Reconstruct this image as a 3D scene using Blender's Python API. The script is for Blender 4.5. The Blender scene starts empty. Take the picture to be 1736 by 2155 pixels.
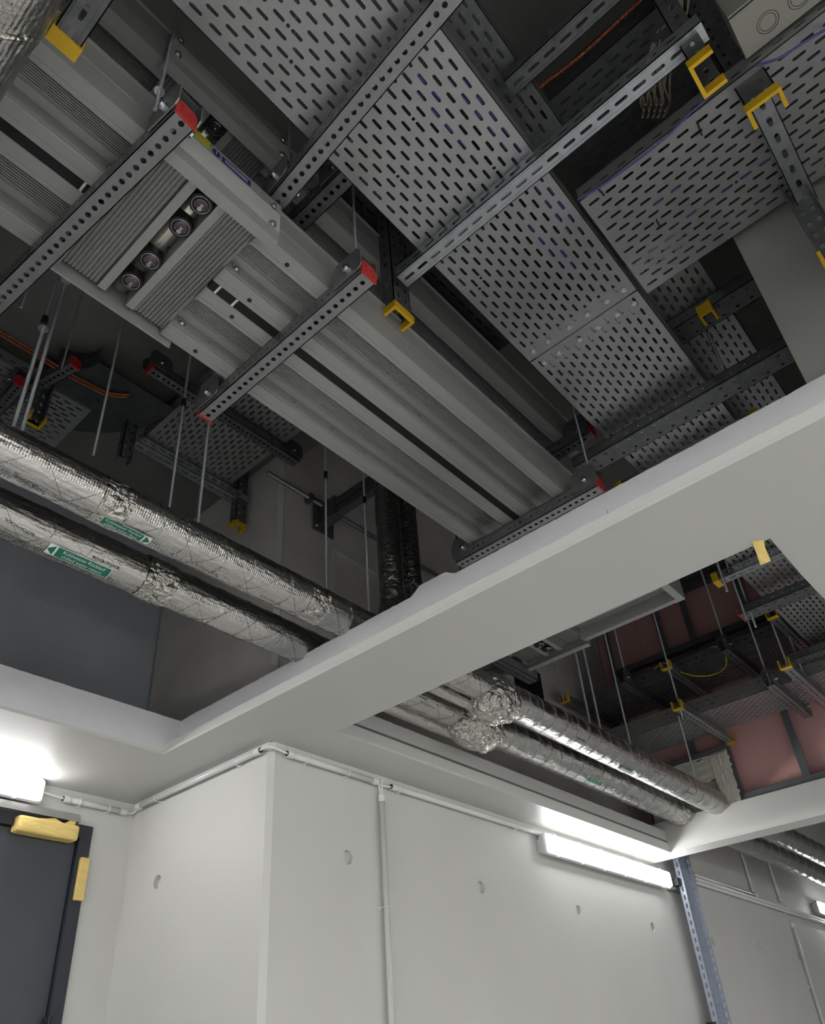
import bpy, bmesh, math, random
from mathutils import Vector, Matrix, noise
from mathutils.geometry import delaunay_2d_cdt
random.seed(7)
PI = math.pi
SC = bpy.context.scene
COL = SC.collection
CZ = 1.45                      # eye height; all heights below are given from the eye, the floor is at -CZ
H = 1.275                      # soffit height above the eye

# ------------------------------------------------------------------ camera
FPX, PPY = 1636.3176, 1239.048
R = ((0.66067132, -0.74789692, -0.06452601),      # rows: image right, image down, forward
     (0.38000878, 0.40733869, -0.83046284),
     (0.64738453, 0.52414253, 0.55332438))
cam_d = bpy.data.cameras.new('camera'); cam = bpy.data.objects.new('camera', cam_d); COL.objects.link(cam)
cam_d.sensor_fit = 'HORIZONTAL'; cam_d.sensor_width = 36.0
cam_d.lens = FPX / 1736 * 36.0
cam_d.shift_y = (PPY - 1077.5) / 1736
cam_d.clip_start = 0.02
cam.matrix_world = Matrix(((R[0][0], -R[1][0], -R[2][0], 0), (R[0][1], -R[1][1], -R[2][1], 0),
                           (R[0][2], -R[1][2], -R[2][2], CZ), (0, 0, 0, 1)))
SC.camera = cam

# ------------------------------------------------------------------ world and exposure
w = bpy.data.worlds.new('world'); SC.world = w; w.use_nodes = True
w.node_tree.nodes['Background'].inputs[0].default_value = (0.5, 0.55, 0.6, 1)
w.node_tree.nodes['Background'].inputs[1].default_value = 0.02
SC.view_settings.view_transform = 'Standard'; SC.view_settings.look = 'None'
SC.view_settings.gamma = 1.0; SC.view_settings.use_curve_mapping = False
SC.view_settings.exposure = 1.36
LAMP_E = 8.5                 # radiance of the lamp diffusers


def lin(c):
    return tuple(((v / 255) / 12.92 if v / 255 <= 0.04045 else ((v / 255 + 0.055) / 1.055) ** 2.4) for v in c) + (1,)


# ------------------------------------------------------------------ materials
MATS = {}


def mat(name, col, rough=0.6, metal=0.0, bump=0.0, bscale=40, var=0.0, vscale=6, spec=0.5, emis=None, stretch=None,
        trans=0.0, detail=4, dark=None):
    if name in MATS: return MATS[name]
    m = bpy.data.materials.new(name); m.use_nodes = True; nt = m.node_tree; N = nt.nodes; b = N['Principled BSDF']
    c = lin(col)
    b.inputs['Base Color'].default_value = c; b.inputs['Roughness'].default_value = rough
    b.inputs['Metallic'].default_value = metal; b.inputs['Specular IOR Level'].default_value = spec
    if trans: b.inputs['Transmission Weight'].default_value = trans
    tc = N.new('ShaderNodeTexCoord'); mp = N.new('ShaderNodeMapping'); nt.links.new(tc.outputs['Object'], mp.inputs[0])
    if stretch: mp.inputs['Scale'].default_value = stretch
    if var > 0:
        n = N.new('ShaderNodeTexNoise'); n.inputs['Scale'].default_value = vscale; n.inputs['Detail'].default_value = detail
        nt.links.new(mp.outputs[0], n.inputs['Vector'])
        r = N.new('ShaderNodeValToRGB'); nt.links.new(n.outputs[0], r.inputs[0])
        r.color_ramp.elements[0].position = 0.3; r.color_ramp.elements[1].position = 0.7
        d = lin(dark) if dark else tuple(v * (1 - var) for v in c[:3]) + (1,)
        r.color_ramp.elements[0].color = d
        r.color_ramp.elements[1].color = c if dark else tuple(min(1, v * (1 + var * 0.5)) for v in c[:3]) + (1,)
        nt.links.new(r.outputs[0], b.inputs['Base Color'])
    if bump > 0:
        n = N.new('ShaderNodeTexNoise'); n.inputs['Scale'].default_value = bscale; n.inputs['Detail'].default_value = detail
        nt.links.new(mp.outputs[0], n.inputs['Vector'])
        bp = N.new('ShaderNodeBump'); bp.inputs['Strength'].default_value = bump; bp.inputs['Distance'].default_value = 0.01
        nt.links.new(n.outputs[0], bp.inputs['Height']); nt.links.new(bp.outputs[0], b.inputs['Normal'])
    if emis:
        b.inputs['Emission Color'].default_value = (1, 0.995, 0.985, 1); b.inputs['Emission Strength'].default_value = emis
    MATS[name] = m
    return m


def foil_mat(name, crumple, rough, base=(205, 203, 196)):
    m = mat(name, base, rough, 1.0)
    nt = m.node_tree; N = nt.nodes; b = N['Principled BSDF']; tc = N['Texture Coordinate']
    h = None
    # fine scrim grid, long creases and crumples summed into one height
    mp = N.new('ShaderNodeMapping'); mp.inputs['Scale'].default_value = (9, 60, 60); nt.links.new(tc.outputs['Object'], mp.inputs[0])
    n1 = N.new('ShaderNodeTexNoise'); n1.inputs['Scale'].default_value = 1.0; n1.inputs['Detail'].default_value = 6
    nt.links.new(mp.outputs[0], n1.inputs['Vector'])
    n2 = N.new('ShaderNodeTexVoronoi'); n2.feature = 'DISTANCE_TO_EDGE'; n2.inputs['Scale'].default_value = 26
    nt.links.new(tc.outputs['Object'], n2.inputs['Vector'])
    n3 = N.new('ShaderNodeTexNoise'); n3.inputs['Scale'].default_value = 90; n3.inputs['Detail'].default_value = 5
    nt.links.new(tc.outputs['Object'], n3.inputs['Vector'])
    a = N.new('ShaderNodeMath'); a.operation = 'MULTIPLY_ADD'; a.inputs[1].default_value = crumple
    nt.links.new(n2.outputs[0], a.inputs[0]); nt.links.new(n1.outputs[0], a.inputs[2])
    a2 = N.new('ShaderNodeMath'); a2.operation = 'MULTIPLY_ADD'; a2.inputs[1].default_value = 0.28 + crumple * 0.2
    nt.links.new(n3.outputs[0], a2.inputs[0]); nt.links.new(a.outputs[0], a2.inputs[2])
    wv = N.new('ShaderNodeTexWave'); wv.wave_type = 'BANDS'; wv.bands_direction = 'X'; wv.inputs['Scale'].default_value = 42; wv.inputs['Distortion'].default_value = 1.5
    nt.links.new(tc.outputs['Object'], wv.inputs['Vector'])
    a3 = N.new('ShaderNodeMath'); a3.operation = 'MULTIPLY_ADD'; a3.inputs[1].default_value = 0.10
    nt.links.new(wv.outputs['Fac'], a3.inputs[0]); nt.links.new(a2.outputs[0], a3.inputs[2]); a2 = a3
    bp = N.new('ShaderNodeBump'); bp.inputs['Strength'].default_value = 0.6 + 0.2 * crumple; bp.inputs['Distance'].default_value = 0.008
    nt.links.new(a2.outputs[0], bp.inputs['Height']); nt.links.new(bp.outputs[0], b.inputs['Normal'])
    return m


M_WALL = mat('white_wall_paint', (200, 200, 197), 0.55, bump=0.05, bscale=60, var=0.03, vscale=2)
M_SOFF = mat('white_soffit_paint', (196, 196, 193), 0.5, bump=0.03, bscale=50, var=0.02, vscale=2)
M_BOARD = mat('primed_board_edge', (204, 205, 208), 0.75, bump=0.1, bscale=30, var=0.04, vscale=5)
M_CONC = mat('grey_concrete', (208, 205, 202), 0.85, bump=0.25, bscale=22, var=0.18, vscale=2.2)
M_CONCD = mat('dark_concrete', (172, 175, 184), 0.9, bump=0.2, bscale=20, var=0.15, vscale=2)
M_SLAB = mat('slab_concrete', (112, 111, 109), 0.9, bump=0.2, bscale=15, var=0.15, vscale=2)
M_FLOOR = mat('floor_concrete', (200, 200, 199), 0.7, bump=0.1, bscale=10, var=0.1, vscale=2)
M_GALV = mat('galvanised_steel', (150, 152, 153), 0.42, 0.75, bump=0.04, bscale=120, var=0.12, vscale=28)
M_GALVT = mat('galvanised_tray_steel', (168, 170, 171), 0.36, 0.72, bump=0.02, bscale=60, var=0.06, vscale=10)
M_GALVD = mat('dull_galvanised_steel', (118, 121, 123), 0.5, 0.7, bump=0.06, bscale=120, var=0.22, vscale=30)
M_VTRAY = mat('blue_grey_zinc_steel', (160, 168, 184), 0.4, 0.4, bump=0.02, bscale=60)
M_ZINC = mat('bright_zinc', (205, 208, 212), 0.22, 1.0)
M_ROD = mat('zinc_threaded_rod', (200, 206, 212), 0.3, 1.0, bump=0.6, bscale=260, stretch=(0.1, 0.1, 3))
M_ALU = mat('grey_powder_coat', (156, 157, 155), 0.42, 0.15, bump=0.02, bscale=90)
M_ALUR = mat('ribbed_aluminium', (140, 141, 138), 0.4, 0.35)
M_BLACK = mat('black_plastic', (24, 24, 26), 0.45)
M_GAP = mat('black_insulation', (14, 14, 16), 0.7)
M_RED = mat('red_plastic', (186, 40, 38), 0.45)
M_YEL = mat('yellow_plastic', (214, 172, 22), 0.45)
M_TAPE = mat('yellow_masking_tape', (230, 202, 124), 0.6, bump=0.5, bscale=18, var=0.12, vscale=9, stretch=(1, 4, 4))
M_FOIL = foil_mat('foil_jacket', 0.35, 0.17, (196, 195, 191))
M_FOILC = foil_mat('crumpled_foil_tape', 2.2, 0.16)
M_FOILD = foil_mat('dull_foil_jacket', 1.1, 0.22, (150, 148, 147))
M_GREEN = mat('green_sticker', (22, 112, 88), 0.5)
M_WHT = mat('white_print', (228, 230, 228), 0.5)
M_INK = mat('black_print', (22, 22, 24), 0.5)
M_STKY = mat('yellow_sticker', (206, 196, 62), 0.5)
M_STKB = mat('blue_sticker', (38, 36, 112), 0.5)
M_PINK = mat('pink_plasterboard', (226, 176, 173), 0.8, bump=0.03, bscale=80, var=0.04, vscale=3)
M_STUD = mat('steel_stud', (128, 134, 138), 0.45, 0.6, bump=0.05, bscale=50, var=0.12, vscale=8)
M_PLAST = mat('cream_fire_plaster', (224, 220, 208), 0.8, bump=0.3, bscale=26, var=0.05, vscale=8, stretch=(1, 0.4, 2))
M_DOOR = mat('anthracite_door_paint', (66, 70, 78), 0.42, 0.1, var=0.1, vscale=2, bump=0.02, bscale=20)
M_DFRM = mat('anthracite_frame_paint', (46, 50, 60), 0.4, 0.1)
M_STEEL = mat('brushed_steel_rail', (190, 190, 188), 0.3, 0.9)
M_LHOUS = mat('grey_lamp_housing', (205, 206, 208), 0.5)
M_LDIFF = mat('lamp_diffuser', (250, 250, 248), 0.3, emis=LAMP_E)
M_LDIFB = mat('added_lamp_diffuser', (250, 250, 248), 0.3, emis=LAMP_E * 3.6)  # only for the added lamps out of view, stronger for fill
M_COND = mat('translucent_conduit', (205, 207, 206), 0.18, spec=0.7)
M_CLIP = mat('white_conduit_fitting', (214, 215, 213), 0.5)
M_CABLE = mat('beige_cable', (150, 142, 124), 0.5)
M_CABW = mat('white_cable', (228, 228, 222), 0.5)
M_CABK = mat('black_cable', (22, 22, 28), 0.5)
M_CABP = mat('purple_cable', (92, 72, 140), 0.45)
M_ARM = mat('bright_galvanised_arm', (182, 187, 192), 0.34, 0.9, bump=0.05, bscale=60, var=0.15, vscale=24)
M_SHADE = mat('shaded_galvanised_steel', (82, 85, 88), 0.5, 0.6, bump=0.05, bscale=100, var=0.2, vscale=20)  # shade of the void put into the base colour of these trays
M_COPR = mat('bare_copper', (176, 104, 70), 0.4, 0.8, bump=0.6, bscale=200)
M_YGC = mat('yellow_earth_cable', (196, 180, 40), 0.5)
M_BOX = mat('grey_junction_box', (150, 150, 142), 0.6)
M_GLASSY = mat('clear_dome', (52, 48, 52), 0.06, spec=1.0, metal=0.2)
M_TUBE = mat('satin_tube', (196, 194, 184), 0.3, 0.85)
M_SEAM = mat('pencil_and_joint_line', (120, 120, 118), 0.8)


# ------------------------------------------------------------------ mesh collector
class MB:
    def __init__(s): s.v = []; s.f = []

    def add(s, vs, fs):
        o = len(s.v); s.v += [tuple(p) for p in vs]; s.f += [tuple(i + o for i in f) for f in fs]; return s

    def box(s, x0, x1, y0, y1, z0, z1):
        vs = [(x, y, z) for z in (z0, z1) for y in (y0, y1) for x in (x0, x1)]
        return s.add(vs, [(0, 2, 3, 1), (4, 5, 7, 6), (0, 1, 5, 4), (2, 6, 7, 3), (0, 4, 6, 2), (1, 3, 7, 5)])

    def bar(s, a, b, w, h=None, up=(0, 0, 1)):
        a = Vector(a); b = Vector(b); d = (b - a).normalized(); u = Vector(up)
        if abs(d.dot(u)) > 0.99: u = Vector((1, 0, 0))
        r = d.cross(u).normalized(); u = r.cross(d); h = h or w; r = r * w / 2; u = u * h / 2
        vs = [p + q for p in (a, b) for q in (-r - u, r - u, r + u, -r + u)]
        return s.add(vs, [(0, 3, 2, 1), (4, 5, 6, 7), (0, 1, 5, 4), (1, 2, 6, 5), (2, 3, 7, 6), (3, 0, 4, 7)])

    def tube(s, pts, r, n=8, cap=True, rr=None):
        pts = [Vector(p) for p in pts]; rings = []; k = len(pts)
        t0 = (pts[1] - pts[0]).normalized(); u = t0.orthogonal().normalized()
        for i, p in enumerate(pts):
            t = (pts[min(i + 1, k - 1)] - pts[max(i - 1, 0)]).normalized()
            u = (u - t * u.dot(t)).normalized(); v = t.cross(u); q = rr[i] if rr else r
            rings.append([p + (u * math.cos(2 * PI * j / n) + v * math.sin(2 * PI * j / n)) * q for j in range(n)])
        vs = [p for g in rings for p in g]
        fs = [(i * n + j, i * n + (j + 1) % n, (i + 1) * n + (j + 1) % n, (i + 1) * n + j) for i in range(k - 1) for j in range(n)]
        if cap: fs += [tuple(range(n - 1, -1, -1)), tuple(range((k - 1) * n, k * n))]
        return s.add(vs, fs)

    def cyl(s, a, b, r, n=12, r2=None):
        return s.tube([a, b], r, n, rr=[r, r if r2 is None else r2])

    def prism(s, poly, o, u, v, d):
        """polygon (2D) in plane o,u,v swept along vector d"""
        o = Vector(o); u = Vector(u); v = Vector(v); d = Vector(d); n = len(poly)
        a = [o + u * p[0] + v * p[1] for p in poly]; b = [p + d for p in a]
        return s.add(a + b, [tuple(range(n - 1, -1, -1)), tuple(range(n, 2 * n))] + [(i, (i + 1) % n, n + (i + 1) % n, n + i) for i in range(n)])

    def plate(s, o, u, v, outline, holes, t):
        """perforated sheet: outline and holes are 2D polygons in the frame o,u,v; thickness t along u x v"""
        o = Vector(o); u = Vector(u); v = Vector(v); n = u.cross(v).normalized() * t
        pts = []; edges = []; loops = [outline] + holes
        for lp in loops:
            b = len(pts); pts += [Vector(p) for p in lp]; edges += [(b + i, b + (i + 1) % len(lp)) for i in range(len(lp))]
        r = delaunay_2d_cdt([Vector((p[0], p[1])) for p in pts], edges, [], 0, 1e-6)
        nv = len(outline); owner = {}
        vs2, tris, orig = r[0], r[2], r[3]
        hid = [0] * len(pts)
        b = nv
        for k, lp in enumerate(holes):
            for i in range(len(lp)): hid[b + i] = k + 1
            b += len(lp)
        lab = [hid[o_[0]] if o_ else -1 for o_ in orig]
        keep = []
        for f in tris:
            l = lab[f[0]]
            if l > 0 and all(lab[i] == l for i in f): continue
            c = (vs2[f[0]] + vs2[f[1]] + vs2[f[2]]) / 3
            if not inside(c, outline): continue
            keep.append(f)
        m = len(vs2)
        lo = [o + u * p.x + v * p.y for p in vs2]; hi = [p + n for p in lo]
        fs = [tuple(reversed(f)) for f in keep] + [tuple(i + m for i in f) for f in keep]
        ec = {}
        for f in keep:
            for i in range(3):
                e = (f[i], f[(i + 1) % 3]); ec[e] = 1
        for (a, c) in list(ec):
            if (c, a) not in ec: fs.append((a, c, c + m, a + m))
        return s.add(lo + hi, fs)

    def build(s, name, m, parent=None, smooth=False, world=True):
        if name in EACH and parent is not None and len(s.f) > 1:
            parts = islands(s)
            if len(parts) > 1:
                for p in parts: r = p.build(name, m, parent, smooth, world)
                return r
        me = bpy.data.meshes.new(name)
        off = Vector((0, 0, CZ))
        if world: s.v = [tuple(G[0] @ Vector(p)) for p in s.v]
        if parent is not None and world:
            inv = WM[parent.name].inverted()
            vs = [inv @ (Vector(p) + off) for p in s.v]
        elif parent is not None: vs = s.v
        else: vs = [Vector(p) + off for p in s.v]
        ctr = None
        if parent is None:
            lo = Vector([min(p[i] for p in vs) for i in range(3)]); hi = Vector([max(p[i] for p in vs) for i in range(3)])
            ctr = Vector(((lo.x + hi.x) / 2, (lo.y + hi.y) / 2, lo.z)); vs = [p - ctr for p in vs]
        me.from_pydata([tuple(p) for p in vs], [], s.f); me.materials.append(m)
        if smooth: me.polygons.foreach_set('use_smooth', [True] * len(me.polygons))
        me.update()
        o = bpy.data.objects.new(name, me); COL.objects.link(o)
        if parent is not None: o.parent = parent; WM[o.name] = WM[parent.name].copy()
        else: o.location = ctr; WM[o.name] = Matrix.Translation(ctr)
        return o


WM = {}
G = [Matrix.Identity(4)]        # frame in which the next parts are written


EACH = {'bolt', 'screw', 'end_plate', 'bolt_hole', 'clip', 'clamp_strip', 'red_mark', 'indicator', 'tie', 'strap'}


def islands(mb):
    par = list(range(len(mb.v)))

    def find(a):
        while par[a] != a: par[a] = par[par[a]]; a = par[a]
        return a
    for f in mb.f:
        for i in f[1:]:
            a, b = find(f[0]), find(i)
            if a != b: par[a] = b
    boxes = {}
    for i, p in enumerate(mb.v):
        r = find(i); b = boxes.get(r)
        if b is None: boxes[r] = [list(p), list(p)]
        else:
            for k in range(3): b[0][k] = min(b[0][k], p[k]); b[1][k] = max(b[1][k], p[k])
    keys = list(boxes); grp = {k: k for k in keys}

    def g(k):
        while grp[k] != k: k = grp[k]
        return k
    for i in range(len(keys)):
        for j in range(i):
            a, b = boxes[keys[i]], boxes[keys[j]]
            if all(a[0][k] <= b[1][k] + 2e-4 and b[0][k] <= a[1][k] + 2e-4 for k in range(3)):
                ga, gb = g(keys[i]), g(keys[j])
                if ga != gb: grp[ga] = gb
    out = {}
    for f in mb.f: out.setdefault(g(find(f[0])), []).append(f)
    res = []
    for fs in out.values():
        ids = sorted({i for f in fs for i in f}); mp = {a: k for k, a in enumerate(ids)}; q = MB()
        q.v = [mb.v[i] for i in ids]; q.f = [tuple(mp[i] for i in f) for f in fs]; res.append(q)
    return res


def inside(c, poly):
    r = False; n = len(poly)
    for i in range(n):
        x1, y1 = poly[i]; x2, y2 = poly[(i + 1) % n]
        if (y1 > c[1]) != (y2 > c[1]) and c[0] < (x2 - x1) * (c[1] - y1) / (y2 - y1) + x1: r = not r
    return r


def rect(x0, x1, y0, y1): return [(x0, y0), (x1, y0), (x1, y1), (x0, y1)]


def slot(cx, cy, L, W, along='u', n=3):
    r = W / 2; a = L / 2 - r; out = []
    for k in range(n + 1):
        t = -PI / 2 + PI * k / n; out.append((a + r * math.cos(t), r * math.sin(t)))
    for k in range(n + 1):
        t = PI / 2 + PI * k / n; out.append((-a + r * math.cos(t), r * math.sin(t)))
    if along == 'v': out = [(-y, x) for x, y in out]
    return [(cx + x, cy + y) for x, y in out]


def circ(cx, cy, r, n=10): return [(cx + r * math.cos(2 * PI * k / n), cy + r * math.sin(2 * PI * k / n)) for k in range(n)]


def tag(o, label=None, cat=None, group=None, kind=None):
    if label: o['label'] = label
    if cat: o['category'] = cat
    if group: o['group'] = group
    if kind: o['kind'] = kind
    return o


def thing(name, label, cat, loc, rz=0.0, group=None, tilt=None):
    o = bpy.data.objects.new(name, None); COL.objects.link(o); o.empty_display_size = 0.05
    loc = G[0] @ Vector(loc)
    o.location = (loc[0], loc[1], loc[2] + CZ); o.rotation_euler = (0, 0, rz)
    WM[o.name] = Matrix.Translation(o.location) @ Matrix.Rotation(rz, 4, 'Z')
    return tag(o, label, cat, group)


def struct(name, mb, m, smooth=False):
    return tag(mb.build(name, m, None, smooth), kind='structure')


def copy_thing(o, loc, label=None, rz=None):
    c = o.copy(); COL.objects.link(c); c.location = (loc[0], loc[1], loc[2] + CZ)
    if rz is not None: c.rotation_euler = (0, 0, rz)
    if label: c['label'] = label
    for ch in [k for k in bpy.data.objects if k.parent == o]:
        d = ch.copy(); COL.objects.link(d); d.parent = c
        for g in [k for k in bpy.data.objects if k.parent == ch]:
            e = g.copy(); COL.objects.link(e); e.parent = d
    return c


# ------------------------------------------------------------------ room shell
XC, YR, YD = 1.905, 2.34, 3.335          # corner wall, right wall, door wall
X1, X1B, X2 = 1.6575, 1.726, 2.046       # beam soffit between the two ceiling openings
X3, X3B = 5.074, 5.24
Y1, Y2, Y3 = 2.728, 2.109, 0.34
XMIN, XMAX, YMIN = -3.2, 13.0, -2.8

struct('floor', MB().box(XMIN, XMAX, YMIN, YD + 0.2, -CZ - 0.1, -CZ), M_FLOOR)


def holed_wall(name, o, u, v, w, h, holes, m, t=0.1):
    """wall sheet with recessed round tie holes"""
    mb = MB(); mb.plate(o, u, v, rect(0, w, 0, h), [circ(*q, n=18) for q in holes], -0.02)
    n = -Vector(u).cross(Vector(v)).normalized()
    a = Vector(o) + n * 0.02
    mb.prism(rect(0, w, 0, h), a, Vector(u), Vector(v), n * t)
    struct(name, mb, m)


# right wall: painted up to just above the soffit, bare concrete above
XR0 = XC + 0.02
rt = [(2.329, 0.875), (3.245, 0.872), (4.155, 0.861), (5.062, 0.856), (5.991, 0.849), (6.922, 0.889), (7.84, 0.87), (8.76, 0.87),
      (2.33, -0.35), (3.25, -0.35), (4.16, -0.35)]
holed_wall('wall_right', (XR0, YR, -CZ), (1, 0, 0), (0, 0, 1), XMAX - XR0, CZ + 1.30, [(x - XR0, z + CZ, 0.029) for x, z in rt], M_WALL)
ru = [(x, 1.52) for x in (3.34, 4.28, 5.5, 6.42, 7.3, 8.2)] + [(x, 1.95) for x in (5.9, 7.4)]
mbu = MB(); mbu.plate((XR0, YR + 0.012, 1.3001), (1, 0, 0), (0, 0, 1), rect(0, XMAX - XR0, 0, 1.9), [circ(x - XR0, z - 1.30, 0.029, 16) for x, z in ru], -0.012)
mbu.box(XR0, XMAX, YR + 0.0241, YR + 0.14, 1.30, 3.2)
struct('wall_right_upper', mbu, M_CONC)
struct('wall_far_bay', MB().box(5.16, XMAX, YR + .004, YR + .0119, 1.3001, 3.2), M_WALL)
# corner wall and its chamfer
holed_wall('wall_corner', (XC, YD, -CZ), (0, -1, 0), (0, 0, 1), YD - YR - 0.022, CZ + 1.30, [(YD - 3.065, 0.868 + CZ, 0.029)], M_WALL)
struct('trim_1', MB().prism([(XC, YR + 0.022), (XC + 0.02, YR), (XC + 0.06, YR + 0.03), (XC + 0.03, YR + 0.06)], (0, 0, -CZ), (1, 0, 0), (0, 1, 0), (0, 0, CZ + 3.3)), M_WALL)
struct('wall_corner_upper', MB().box(XC + 0.008, XC + 0.12, YR + 0.02, YD, 1.30, 3.2), M_CONC)
# door wall with the door opening
DX0, DX1, DZ = 0.42, 1.713, 1.131
mb = MB(); mb.box(DX1, XC, YD, YD + 0.15, -CZ, 1.30); mb.box(XMIN, DX0, YD, YD + 0.15, -CZ, 1.30); mb.box(DX0, DX1, YD, YD + 0.15, DZ, 1.30)
struct('wall_door', mb, M_WALL)
struct('wall_door_upper', MB().box(XMIN, XC, YD + 0.01, YD + 0.15, 1.30, 3.2), M_CONCD)
# unseen sides of the room
struct('wall_left', MB().box(XMIN - 0.1, XMIN, YMIN, YD, -CZ, 3.2), M_WALL)
struct('wall_back', MB().box(XMIN, XMAX, YMIN - 0.1, YMIN, -CZ, 3.2), M_WALL)
struct('wall_far', MB().box(XMAX, XMAX + 0.1, YMIN, YD, -CZ, 3.2), M_WALL)
# slabs over the void
struct('ceiling_slab', MB().box(XMIN, XMAX, YMIN, YD + 0.1, 3.2, 3.35), M_SLAB)
struct('ceiling_slab_low', MB().box(XMIN, XC + 0.1, 2.15, YD + 0.1, 2.89, 3.2), M_SLAB)

# soffit sheet with the ceiling openings (rounded far corner on the second)
x2 = [(X2, Y3 + 0.0), (X2 + 0.25, Y3), (X3 - 0.55, Y3 - 0.05), (X3 - 0.12, Y3 + 0.05), (X3, Y3 + 0.3), (X3, Y2), (X2, Y2)]
op3 = [(X3B, -1.2), (12.0, -1.2), (12.0, YR + 0.2), (X3B, YR + 0.2)]
mb = MB(); mb.plate((0, 0, H), (1, 0, 0), (0, 1, 0),
                    [(XMIN, YMIN), (XMAX, YMIN), (XMAX, YR), (12.0, YR), (12.0, -1.2), (X3B, -1.2), (X3B, YR), (XC, YR), (XC, YD), (XMIN, YD)],
                    [rect(-1.1, X1, -1.9, Y1), x2], 0.0125)
struct('ceiling', mb, M_SOFF)


def wavy_board(a, b, z0, z1, t, n, amp, nrm, bumps=()):
    """upright board from a to b with a rough torn top edge"""
    mb = MB(); a = Vector(a); b = Vector(b); nrm = Vector(nrm); pts = []
    for i in range(n + 1):
        f = i / n; p = a.lerp(b, f)
        h = z1 + amp * (noise.noise(Vector((f * 70, z1 * 9, a.x))) * .6 + 0.6 * noise.noise(Vector((f * 260, 3, 1))))
        for (f0, f1, dz) in bumps:
            if f0 < f < f1: h += dz * min(1, (f - f0) / 0.008, (f1 - f) / 0.008)
        pts.append((p, h))
    vs = []; fs = []
    for p, h in pts:
        for q in (p, p + nrm * t):
            vs += [(q.x, q.y, z0), (q.x, q.y, h)]
    for i in range(n):
        k = i * 4
        fs += [(k, k + 4, k + 5, k + 1), (k + 2, k + 3, k + 7, k + 6), (k + 1, k + 5, k + 7, k + 3), (k, k + 2, k + 6, k + 4)]
    fs += [(0, 1, 3, 2), (n * 4, n * 4 + 2, n * 4 + 3, n * 4 + 1)]
    return mb.add(vs, fs)


# opening 1: far edge (one plane) and beam side (lip, ledge, set-back board)
struct('trim_2', wavy_board((-1.9, Y1, 0), (X1B, Y1, 0), H + 0.0128, 1.441, 0.05, 400, 0.003, (0, 1, 0)), M_BOARD)
mb = MB(); mb.box(X1, X1 + 0.02, -1.9, Y1, H + 0.0128, 1.318); mb.box(X1 + 0.02, X1B, -1.9, Y1, 1.30, 1.318)
struct('trim_3', mb, M_SOFF)
struct('trim_4', wavy_board((X1B, Y1, 0), (X1B, -1.9, 0), 1.31, 1.446, 0.05, 460, 0.003, (1, 0, 0),
                            bumps=[((Y1 - 1.405) / 4.628, (Y1 - 1.215) / 4.628, 0.026)]), M_BOARD)
mb = MB()
for k in range(46):
    ya, yb_ = 1.9 - k * .045, 1.9 - (k + 1) * .045; za = 1.338 + .004 * noise.noise(Vector((k * .7, 0, 0))); zb = 1.338 + .004 * noise.noise(Vector((k * .7 + .7, 0, 0)))
    if k % 7 != 3: mb.bar((X1B - .0006, ya, za), (X1B - .0006, yb_, zb), .0009, .0009)
for (ya, za, yb_, zb) in ((1.62, 1.345, 1.60, 1.372), (1.60, 1.372, 1.575, 1.35), (1.57, 1.36, 1.50, 1.352), (1.30, 1.33, 1.30, 1.36), (.66, 1.36, .62, 1.365), (.66, 1.36, .66, 1.385)): mb.bar((X1B - .0006, ya, za), (X1B - .0006, yb_, zb), .0012, .0012)
struct('trim_12', mb, M_SEAM)
mb = MB(); mb.box(X1B + 0.05, X2 - 0.013, -1.9, Y2, H + 0.0125, 1.43); struct('trim_5', mb, M_BOARD)
struct('trim_6', MB().box(X2 - 0.0125, X2, Y3, Y2, H + 0.0125, 1.43), M_SOFF)
# opening 2: wall side (lip, dark joint, upper board)
mb = MB(); mb.box(X2, X3, Y2, Y2 + 0.02, H + 0.0128, 1.335); struct('trim_7', mb, M_SOFF)
mb = MB(); mb.box(X2, X3, Y2 + 0.012, Y2 + 0.03, 1.335, 1.352); struct('trim_8', mb, M_STUD)
struct('trim_9', wavy_board((X2, Y2 + 0.006, 0), (X3, Y2 + 0.006, 0), 1.352, 1.418, 0.03, 300, 0.003, (0, 1, 0)), M_SOFF)
struct('trim_10', MB().box(X3, X3B, -1.9, YR, H + 0.0128, 1.478), M_SOFF)
struct('trim_11', MB().box(X2, X3, Y3 - 0.06, Y3 - 0.052, H + 0.013, 1.43), M_BOARD)

# ------------------------------------------------------------------ pink board partition above the far beam
part = thing('partition_wall', 'pink plasterboard partition with steel studs standing on the far ceiling beam', 'wall', (5.19, 1.0, 1.478))
XP = 5.205
seams = [-1.6, -0.9, -0.25, 0.35, 0.84, 1.20, 1.58, 2.0, YR]
for a, b in zip(seams[:-1], seams[1:]):
    MB().box(XP, XP + 0.0125, a + 0.001, b - 0.001, 1.48, 3.2).build('board', M_PINK, part)
for y in (-1.58, -0.9, -0.25, 0.33, 0.72, 1.16, 1.58, 1.80, 2.23):
    mb = MB(); mb.box(5.125, 5.128, y - 0.022, y + 0.022, 1.50, 3.19); mb.box(5.128, XP, y + 0.02, y + 0.022, 1.50, 3.19)
    for k in range(30): mb.box(5.1238, 5.125, y - 0.004, y + 0.004, 1.55 + k * 0.055, 1.565 + k * 0.055)
    mb.build('stud', M_STUD, part)
for z, name in ((1.478, 'bottom_track'), (3.15, 'top_track')):
    mb = MB(); mb.box(5.112, XP, -1.6, YR, z, z + 0.003); mb.box(5.112, 5.1145, -1.6, 1.60, z, z + 0.05); mb.build(name, M_STUD, part)
mb = MB(); mb.box(5.10, 5.123, 1.58, YR, 1.80, 1.86); mb.build('head_rail', M_STUD, part)
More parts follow.
